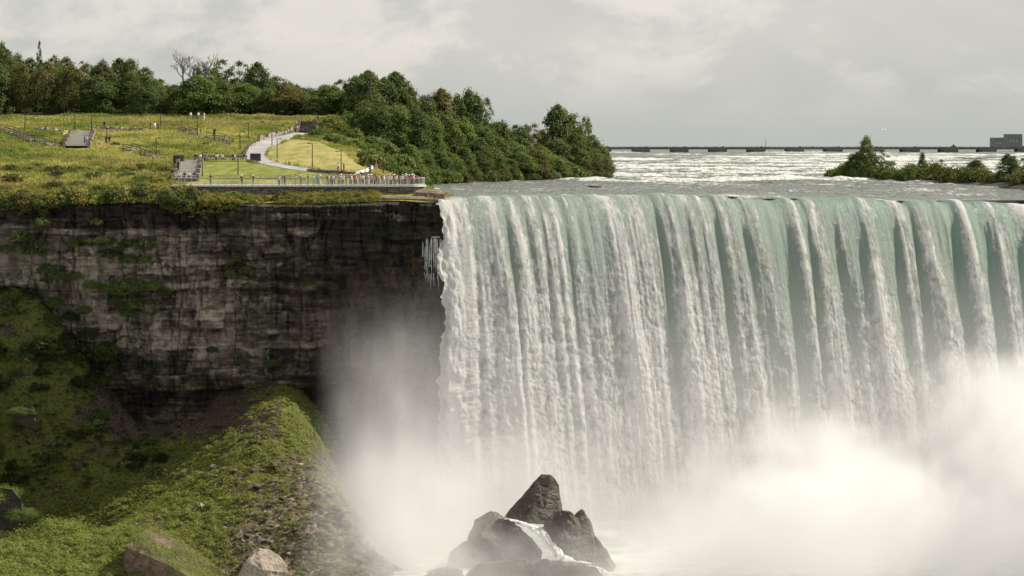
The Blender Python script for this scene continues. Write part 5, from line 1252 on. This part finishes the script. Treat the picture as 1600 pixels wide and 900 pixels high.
# ------------------------------------------------------------------ far bridge, buildings, shore
def bridge():
    Y0 = 1500.0; root = bpy.data.objects.new('bridge', None); COL.objects.link(root); root.location = (200, Y0, 4); tag(root, 'long low dark dam bridge on the horizon with square openings above the rapids', 'bridge')
    m_ = Y0/F; x0, x1 = (925-800)*m_, (1680-800)*m_; zt, zb = CZ-(230.4-HY)*m_, CZ-(233.5-HY)*m_
    d = MB(); d.box(((x0+x1)/2-200, 0, (zt+zb)/2-4), (x1-x0, 9, zt-zb)); put('deck', d.mesh('deck', [M['bridge']]), parent=root)
    r_ = MB(); r_.box(((x0+x1)/2-200, -4.4, zt+.35-4), (x1-x0, .12, .12))
    for i in range(90): r_.box((x0+(x1-x0)*(i+.5)/90-200, -4.4, zt+.15-4), (.2,.12,.4))
    put('parapet', r_.mesh('parapet', [M['bridge']]), parent=root)
    pm = MB(); pm.box((0,0,-2.5), (12.6,11,6.6)); pm.box((0,-6,-2.8), (9,2.0,6)); pme = pm.mesh('pier', [M['bridge']])
    hoist = MB(); hoist.box((0,0,.3), (2.0,3,.6)); hoist.box((0,0,.7), (1.0,2,.3)); hm_ = hoist.mesh('hoist_house', [M['bridge']])
    for i in range(13):
        px = 949+i*60.0+ (-8); x = (px-800)*m_; put('pier', pme, (x-200, 0, zb-4-.0), parent=root)
        if i % 1 == 0: put('hoist_house', hm_, (x+4-200, 0, zt-4), parent=root)
    mast = MB(); x = (1197-800)*m_; mast.tube([(x-200,2,zt-4),(x-200,2,zt+6.6-4)], [.25,.12], 5); put('mast', mast.mesh('mast', [M['bridge']]), parent=root)
bridge()
def building(px0, px1, pt, Y, label, seed):
    m_ = Y/F; w_ = (px1-px0)*m_; h = (233-pt)*m_+3; x = ((px0+px1)/2-800)*m_; zb = CZ-(233-HY)*m_-3
    r = bpy.data.objects.new('building', None); COL.objects.link(r); r.location = (x, Y, zb); tag(r, label, 'building', 'twin grey blocks on the far shore')
    b = MB(); b.box((0,0,h/2), (w_,14,h)); put('wall', b.mesh('wall', [M['tower']]), parent=r)
    b = MB(); b.box((0,0,h+.25), (w_-1.6,12,.5)); put('roof', b.mesh('roof', [M['bridge']]), parent=r)
    wm = MB(); wm.box((0,0,0), (1.1,.1,1.3)); wme = wm.mesh('window', [M['window']])
    for i in range(6):
        for k in range(4): put('window', wme, ((i-2.5)*w_/7.5, -7.06, h-2.6-k*2.6), parent=r)
    sg = MB()
    for k in range(3): sg.box(((k-1)*w_*.17, -7.16, h*.60+((k % 2)*.25)), (w_*.13,.12,.75))
    put('sign_panel', sg.mesh('sign_panel', [M['white']]), parent=r)
building(1548,1568.5,215.5,3450,'lower grey block building on the far shore, left of its twin',1)
building(1569.5,1596,210,3500,'taller grey block building on the far shore, right of its twin',2)
building(1599,1630,228,3550,'low grey building at the edge of the far shore',3)
def far_wood():
    r = np.random.default_rng(9); n = 16000; x = r.uniform(-200, 1900, n); y = r.uniform(3200, 3400, n)
    top = .8+1.6*np.clip(fbm(x/36, y/60, 0, 4, 330)+.3, 0, 1)+7*np.exp(-((PX(x,y)-1490)/3.0)**2)
    z = 3.3+r.random(n)*(2.0+.55*top); V, Fc = leaf_quads(np.stack([x,y,z],-1), np.tile([0,-.6,.6],(n,1)), 3.6, r)
    tag(put('far_wood', mesh_np('far_wood', V, Fc, [M['leaf_dark']], smooth=False)), 'thin dark line of trees on the far shore beyond the bridge', kind='stuff')
    xs = np.linspace(-400,2400,80); ys = np.linspace(3150,4600,12); X, Y = np.meshgrid(xs, ys); Z = 3.4+.9*fbm(X/40,Y/90,0,3,331)
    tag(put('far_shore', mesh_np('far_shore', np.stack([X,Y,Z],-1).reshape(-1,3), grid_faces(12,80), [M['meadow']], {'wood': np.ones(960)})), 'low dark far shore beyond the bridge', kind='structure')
far_wood()
# gull
gb = MB(); gb.tube([(-.28,0,0),(-.12,0,.02),(.1,0,.03),(.22,0,.05),(.3,0,.04)], [.02,.07,.08,.05,.015], 7)
gm = gb.mesh('gull', [M['white']], True); g = put('gull', gm, P(1380,203,420), .5, 1.2); tag(g, 'small pale gull gliding above the rapids against the sky', 'bird')
for s in (-1,1):
    wb = MB(); wb.add([(.1,0,.04),(-.12,0,.04),(-.06,s*.38,.16),(.1,s*.36,.16),(-.14,s*.8,.07),(-.02,s*.82,.07)], [(0,1,2,3),(3,2,4,5)]); put('wing', wb.mesh('wing', [M['white']]), parent=g)
# ------------------------------------------------------------------ rocks
def rock_from(name, pts, mt, seed, cuts=24, amp=.35, ridge=.0, lowamp=.0, bev=.12):
    b = bmesh.new()
    for p in pts: b.verts.new(p)
    bmesh.ops.convex_hull(b, input=b.verts[:]); 
    for v in [v for v in b.verts if not v.link_faces]: b.verts.remove(v)
    bmesh.ops.triangulate(b, faces=b.faces[:])
    for _ in range(9):
        es = [e for e in b.edges if e.calc_length() > bev*4]
        if not es or len(b.verts) > cuts*700: break
        bmesh.ops.subdivide_edges(b, edges=es, cuts=1, use_grid_fill=False); bmesh.ops.triangulate(b, faces=b.faces[:])
    for _ in range(1): bmesh.ops.smooth_vert(b, verts=b.verts[:], factor=.12, use_axis_x=True, use_axis_y=True, use_axis_z=True)
    b.normal_update()
    co = np.array([v.co[:] for v in b.verts]); no = np.array([v.normal[:] for v in b.verts])
    rg = np.round(4*fbm(co[:,0]/3, co[:,1]/3, co[:,2]/2.2, 3, seed+3))/4
    d = amp*fbm(co[:,0]/2.2, co[:,1]/2.2, co[:,2]/2.2, 6, seed, .62)+amp*.9*rg+lowamp*fbm(co[:,0]/6, co[:,1]/6, co[:,2]/6, 2, seed+5)
    st = billow(co[:,0]/4+co[:,2]/2.5, co[:,1]/3, co[:,2]/1.1, 3, seed+9); d = d-ridge*np.clip(.22-st, 0, 1)*3
    co = co+no*d[:,None]
    for v, c in zip(b.verts, co): v.co = c
    me = bpy.data.meshes.new(name); b.to_mesh(me); b.free(); me.materials.append(mt); return me
def place_rock(name, pts, mt, seed, label, cat='rock', group=None, **kw):
    pts = [Vector(p) for p in pts]; c = sum(pts, Vector())/len(pts); c.z = min(p.z for p in pts)
    return tag(put(name, rock_from(name, [p-c for p in pts], mt, seed, **kw), c), label, cat, group)
def extr(front, Y0, back, Y1, down=None):
    r = [P(px, py, Y0+dy) for px, py, dy in front]+[P(px, py, Y1+dy) for px, py, dy in back]
    return r
# spire group at the foot of the falls
RK = dict(cuts=24, amp=.32, ridge=.2, bev=.11)
place_rock('rock_spire', extr([(786,810,0),(799,795,-.6),(828,760,-.4),(846,742,0),(861,743,0),(875,757,1),(873,780,.4),(872,803,0),(850,818,-2),(800,818,-2)], 302, [(802,800,0),(850,743,0),(868,752,0),(878,800,0)], 308), M['rock_wet'], 11, 'tall pointed dark rock leaning up at the centre foot of the falls', **RK)
place_rock('boulder', extr([(822,806,0),(834,790,0),(850,796,0),(864,806,0),(862,818,-1),(826,818,-1)], 299.6, [(830,795,0),(860,805,0),(845,818,0)], 303), M['rock_wet'], 12, 'smaller block leaning against the front of the pointed rock', cuts=14, amp=.2, ridge=.2, bev=.09)
place_rock('boulder', extr([(848,826,0),(858,806,0),(878,797,0),(893,800,-.6),(905,812,0),(908,850,-1),(895,884,-2),(868,854,-2),(850,840,-1)], 298, [(866,800,0),(890,799,0),(905,860,0),(880,884,0)], 304), M['rock_wet'], 13, 'jagged brown rock directly right of the small cascade', **RK)
place_rock('boulder', extr([(893,815,0),(900,803,0),(908,795,0),(914,799,0),(923,818,0),(926,836,0),(934,870,-1),(898,884,-2)], 298.4, [(900,803,0),(911,797,0),(920,820,0),(936,874,0),(905,880,0)], 304.5), M['rock_wet'], 113, 'sharp-topped brown rock behind the jagged one beside the cascade', **RK)
place_rock('boulder', extr([(915,842,0),(930,838,0),(948,858,0),(964,884,0),(957,892,-1),(925,886,-1)], 298.5, [(925,842,0),(950,866,0),(960,888,0),(930,890,0)], 304), M['rock_wet'], 14, 'sloping brown rock tailing off into the mist right of the cascade', cuts=16, amp=.3, ridge=.2, bev=.11)
place_rock('boulder', extr([(728,850,1),(752,838,0),(800,845,0),(846,872,-1),(842,898,-2),(735,905,0)], 298.3, [(742,812,0),(766,797,0),(778,802,0),(812,824,0),(848,862,0),(740,880,0),(835,895,0)], 304), M['rock_wet'], 15, 'broad sloping brown rock left of the small cascade, half lost in spray', **RK)
place_rock('boulder', extr([(690,905,0),(706,862,1),(726,846,1),(744,856,0),(752,888,-1),(745,915,-2)], 299, [(705,860,0),(738,850,0),(750,905,0),(695,905,0)], 304), M['rock_wet'], 115, 'dim rounded rock almost swallowed by spray left of the rock pile', cuts=18, amp=.35, ridge=.2, bev=.12)
place_rock('boulder', extr([(632,955,0),(650,905,0),(690,888,1),(722,893,1),(735,925,0),(735,955,0)], 292.5, [(655,895,0),(715,886,0),(735,955,0),(632,955,0)], 298), M['rock_wet'], 118, 'low dark rock drowned in spray at the lower left of the rock pile', cuts=20, amp=.5, ridge=.3, bev=.13)
place_rock('boulder', extr([(715,945,0),(730,900,0),(748,882,0),(790,878,.6),(822,874,0),(830,900,-1),(826,945,-1)], 293.0, [(735,886,0),(790,874,0),(826,876,0),(830,945,0),(715,945,0)], 297.4), M['rock_wet'], 16, 'broad brown ledge block in front of the rock pile, left half', **RK)
place_rock('boulder', extr([(822,945,0),(824,884,0),(850,872,0),(868,884,-.7),(902,884,-.5),(932,886,0),(944,905,0),(938,945,0)], 292.6, [(830,876,0),(862,876,0),(920,886,0),(942,945,0),(822,945,0)], 296.6), M['rock_wet'], 117, 'flat brown ledge block in front of the rock pile, right half below the cascade', **RK)
def rock_chip(px, py, Y, s, sd): 
    o = put('rock_chunk', SM[sd % len(SM)], P(px, py, Y), sd*1.3, (s, s*.8, s*.8)); o.rotation_euler = (sd*.7, sd*.4, sd); o.material_slots[0].link = 'OBJECT'; o.material_slots[0].material = M['rock_wet']; o['category'] = 'rock'; return o
def cascade(line, name, label, nW=26, nL=120, lift=.3):
    c = smooth_line([tuple(P(px, py, Y))+(w_,) for px, py, Y, w_ in line], nL, 5); t = np.gradient(c[:,:2], axis=0); t /= np.linalg.norm(t, axis=1)[:,None]+1e-9
    s = np.linspace(-1,1,nW); n_ = np.stack([np.ones(nL), np.zeros(nL)], -1)
    X = c[:,0][:,None]+s[None]*c[:,3][:,None]; Yy = c[:,1][:,None]+0*s[None]; ar = np.arange(nL)[:,None]*.12
    Z = c[:,2][:,None]-.5*s[None]**2*.8+.35*billow(X*.9, ar*.7, 0, 4, 340); Yy = Yy-.35*billow(X*1.1, ar*.5, 0, 3, 341)+.8*np.abs(s[None])**3
    wv_ = (1-np.abs(s[None])**2.2)*.75+.0*X-.1+.25*fbm(X*1.2, ar*.5, 0, 3, 342)
    me = mesh_np(name, np.stack([X,Yy,Z],-1).reshape(-1,3), grid_faces(nL, nW), [M['cascade']], {'white': wv_})
    return tag(put(name, me), label, kind='structure')
cascade([(780,808,302,.5),(795,811,300.5,1.0),(815,816,299,1.5),(835,824,298,1.6),(850,836,297,1.4),(862,850,296.3,1.3),(872,866,295.6,1.5),(885,877,295,2.3),(915,881,294.6,2.6)], 'cascade', 'small white cascade tumbling between the brown rocks below the falls')
cascade([(905,884,296,1.0),(930,886,295.6,1.3),(945,900,295,1.6),(950,925,294.6,1.8)], 'cascade', 'thin white run-off spilling right of the flat brown ledge')
# seepage cascade at the left end of the falls
def seep():
    r = random.Random(4); b = MB()
    for k in range(46):
        px = r.triangular(654, 692, 676); top = 371+max(0, 662-px)*1.0+r.uniform(0, 34)*(r.random()); L = r.uniform(14, 75); Y = 346.3-r.uniform(0,.5)
        pts = [P(px+.8*math.sin(t*9+k)*t, top+L*t, Y-.5*t) for t in (0,.12,.25,.4,.55,.7,.85,1)]; w_ = r.uniform(.025,.085)
        b.tube(pts, [w_*q for q in (.5,1,.7,1.1,.6,.9,.5,.15)], 5)
    for k in range(10):
        px = 660+k*2.6; b.tube([P(px, 370+.3*(k % 3), 347.0), P(px+3, 370.3+.3*(k % 2), 346.4)], .10, 5)
    tag(put('cascade', b.mesh('cascade', [M['trickle']], True)), 'thin ragged white strands of water on the dark rock left of the main falls', kind='structure')
seep()
place_rock('rock_ledge', extr([(655,370,0),(664,366,0),(682,368,0),(690,380,0),(688,460,0),(655,455,0)], 347.0, [(655,368,0),(690,368,0),(690,455,0)], 350.5), M['rock_river'], 21, 'dark wet rock shelf carrying the thin side cascade', cuts=12, amp=.35, ridge=.3)
# slabs at the brink left of the falls
place_rock('rock_slab', extr([(648,300,0),(656,297.5,.5),(694,300,.5),(696,303,0),(690,318,0),(655,318,0)], 348.6, [(652,297,0),(690,297,0),(694,316,0),(655,316,0)], 351.5), M['rock_ledge'], 22, 'tilted brown slab at the brink between the terrace end and the falls', cuts=12, amp=.2, ridge=.2)
place_rock('rock_slab', extr([(580,309,0),(600,306.5,.6),(676,307.5,.6),(680,311,0),(676,322,0),(586,320,0)], 347.0, [(590,306,0),(670,306,0),(675,322,0),(590,320,0)], 350), M['rock_ledge'], 23, 'pale sunlit rock ledge below the rounded end of the terrace', cuts=14, amp=.22, ridge=.2)
# big boulders of the lower left corner
BIG = place_rock('boulder', extr([(193,853,0),(207,838,2),(228,829,5),(262,832,7),(300,858,4),(350,898,2),(352,935,0),(300,905,-6),(262,882,-4),(196,925,0),(300,950,-5)], 291, [(228,830,3),(264,834,3),(352,905,0),(350,960,0),(200,950,0)], 297), M['rock_moss'], 31, 'huge tilted boulder with a mossy top and a dark face in the lower left corner', cuts=30, amp=.32, ridge=.16, bev=.15)
def moss_on(o, seed, n=9000):
    r = np.random.default_rng(seed); me = o.data; co = np.array([v.co[:] for v in me.vertices]); no = np.array([v.normal[:] for v in me.vertices]); w0 = co+np.array(o.location[:])
    ok = (no[:,2] > .35) & (fbm(w0[:,0]/2.6, w0[:,1]/2.6, 0, 4, seed) > -.10-.09*(co[:,0].min()+3-co[:,0])*-.4)
    i = r.choice(np.nonzero(ok)[0], n); q = co[i]+r.normal(size=(n,3))*.13; q[:,2] += .05+.12*r.random(n)
    V, Fc = leaf_quads(q, no[i]+np.array([0,0,.3]), .15, r); put('moss', mesh_np('moss', V, Fc, [M['leaf_moss']], smooth=False), parent=o)
moss_on(BIG, 51)
place_rock('boulder', extr([(368,902,0),(384,876,0),(404,857,2),(420,858,3),(445,878,2),(449,893,0),(440,925,0),(370,930,0),(410,890,-3)], 290, [(400,858,0),(430,865,0),(449,900,0),(372,930,0)], 295), M['rock_pale'], 32, 'pale cracked boulder right of the huge mossy one', cuts=24, amp=.45, ridge=.35, bev=.13)
place_rock('boulder', extr([(-40,768,0),(0,762,0),(20,765,0),(35,782,0),(36,815,0),(20,832,0),(-40,838,0)], 311, [(-40,765,0),(22,765,0),(36,790,0),(25,835,0),(-40,835,0)], 318), M['rock_river'], 33, 'dark square block with greenery on top at the left edge of the talus', cuts=20, amp=.4, ridge=.25)
place_rock('boulder', extr([(28,640,0),(40,632,0),(52,636,0),(56,660,0),(50,668,0),(30,662,0)], 335, [(30,640,0),(52,638,0),(54,664,0),(32,662,0)], 338), M['rock_river'], 34, 'dark upright stump of rock at the foot of the shaded cliff', cuts=12, amp=.25, ridge=.2)
# loose stones of the talus
def stone_mesh(seed):
    r = np.random.default_rng(seed); p = r.normal(size=(13,3)); p /= np.linalg.norm(p, axis=1)[:,None]; p *= np.array([1.0,.75,.55])*r.uniform(.75,1.1,(13,1))
    return rock_from('stone', [tuple(q) for q in p], M['rock_brown'], seed, cuts=2, amp=.10, bev=.12)
SM = [stone_mesh(600+i) for i in range(9)]
stones = []
for i, (px, py, Y, s_, lb) in enumerate([(803,826,297.6,.75,'dark block in the shade at the top left of the cascade'),(820,872,296.2,.9,'dark chunk at the lip of the left ledge block'),(772,868,297,.8,'rough chunk on the sloping rock left of the cascade'),(858,815,297.9,.6,'small black stone in the cascade top'),(795,880,294.5,.7,'chunk in front of the left ledge block'),(740,866,297,.9,'misty chunk at the left of the rock pile'),(885,868,296.2,.6,'stone under the jagged rock beside the cascade')]):
    o = rock_chip(px, py, Y, s_, i); o['label'] = lb; o['group'] = 'chunks in the rock pile'
def stone(px, py, s, mt=None):
    h = hit(talusz, px, py, 282, 350)
    if h is None: return
    o = put('stone', rr.choice(SM), (h.x, h.y, h.z+s*.12), rr.uniform(0,6.28), (s, s*rr.uniform(.8,1.2), s*rr.uniform(.7,1.2))); o.rotation_euler = (rr.uniform(-.4,.4), rr.uniform(-.4,.4), rr.uniform(0,6.28))
    o.material_slots[0].link = 'OBJECT'; o.material_slots[0].material = mt or M[rr.choice(['rock_brown','rock_brown','rock_moss','rock_pale'])]
    o['category'] = 'stone'; stones.append(o); return o
for px, py, s, lb in [(430,728,1.5,'dark upright stone on the shoulder of the rubble ridge'),(486,750,1.7,'grey rounded stone near the crest of the rubble ridge'),(528,803,1.9,'mossy flat stone at the misty edge of the rubble'),(405,762,1.3,'flat pale slab on the upper rubble'),(375,752,1.0,'dark stone among grass at the top of the rubble'),(354,848,.7,'pale stone above the cracked boulder'),(420,830,1.1,'flat stone in the middle of the rubble'),(478,838,.8,'small pale stone low in the misty rubble'),(255,798,1.2,'dark grassy lump of rock on the sunlit slope'),(318,745,1.2,'dark stone near the shadow edge on the slope'),(292,740,1.1,'brown stone at the shadow edge on the slope'),(283,822,.9,'dark stone above the huge mossy boulder'),(335,745,.9,'second dark stone near the shadow edge on the slope')]:
    o = stone(px, py, s); o['label'] = lb; o['group'] = 'larger stones on the talus'
edge_st = []
for i in range(16):
    t = i/15; o = stone(486+t*96+rr.uniform(-8,8), 742+t*140+rr.uniform(-8,8), rr.uniform(.7,1.7), M[rr.choice(['rock_brown','rock_moss','rock_brown'])])
    if o: edge_st.append(o)
order_labels(edge_st, lambda o, n: f'brown rock on the misty right edge of the talus, {n} from left')
for o in edge_st: o['group'] = 'rocks along the misty edge of the talus'
small = []
while len(small) < 230:
    px, py = rr.gauss(440, 65), rr.uniform(722, 892)
    if px < 270 or px > 548+(py-760)*.05: continue
    o = stone(px, py, min(1.2, .22+rr.expovariate(1/.22)))
    if o: small.append(o)
for i in range(26):
    px, py = rr.uniform(175,230), rr.uniform(695,735); o = stone(px, py, rr.uniform(.2,.5))
    if o: small.append(o)
for o in small:
    o['label'] = 'small angular brown stone among the loose rubble of the talus'; o['group'] = 'loose stones of the talus'
# rocks in the river
for px, py, w_, h, lb in [(925,292,2.0,.45,'small dark rock awash in the smooth water before the brink'),(1115,277,3.4,1.0,'low dark rock breaking the rapids in mid river')]:
    Y = 8.0*F/(py-HY); p = P(px, py, Y)
    o = put('river_rock', SM[2], (p.x, p.y, p.z), .2, (w_, w_*.8, h)); o.material_slots[0].link = 'OBJECT'; o.material_slots[0].material = M['rock_river']; tag(o, lb, 'rock')
for px, Y, w_, h, lb in [(1530,1000,12,1.6,'low dark islet far up the rapids near the bridge'),(1563,1020,8,1.1,'smaller dark islet right of the far one in the rapids'),(1470,760,5,.8,'thin dark rock in the rapids behind the bushy islet'),(1228,860,4,.9,'cluster of dark rock tips in the far rapids')]:
    x = (px-800)*Y/F; o = put('river_rock', SM[4], (x, Y, .0036*(Y-350)+.4), .1, (w_, w_*.6, h)); o.material_slots[0].link = 'OBJECT'; o.material_slots[0].material = M['rock_river']; tag(o, lb, 'rock')
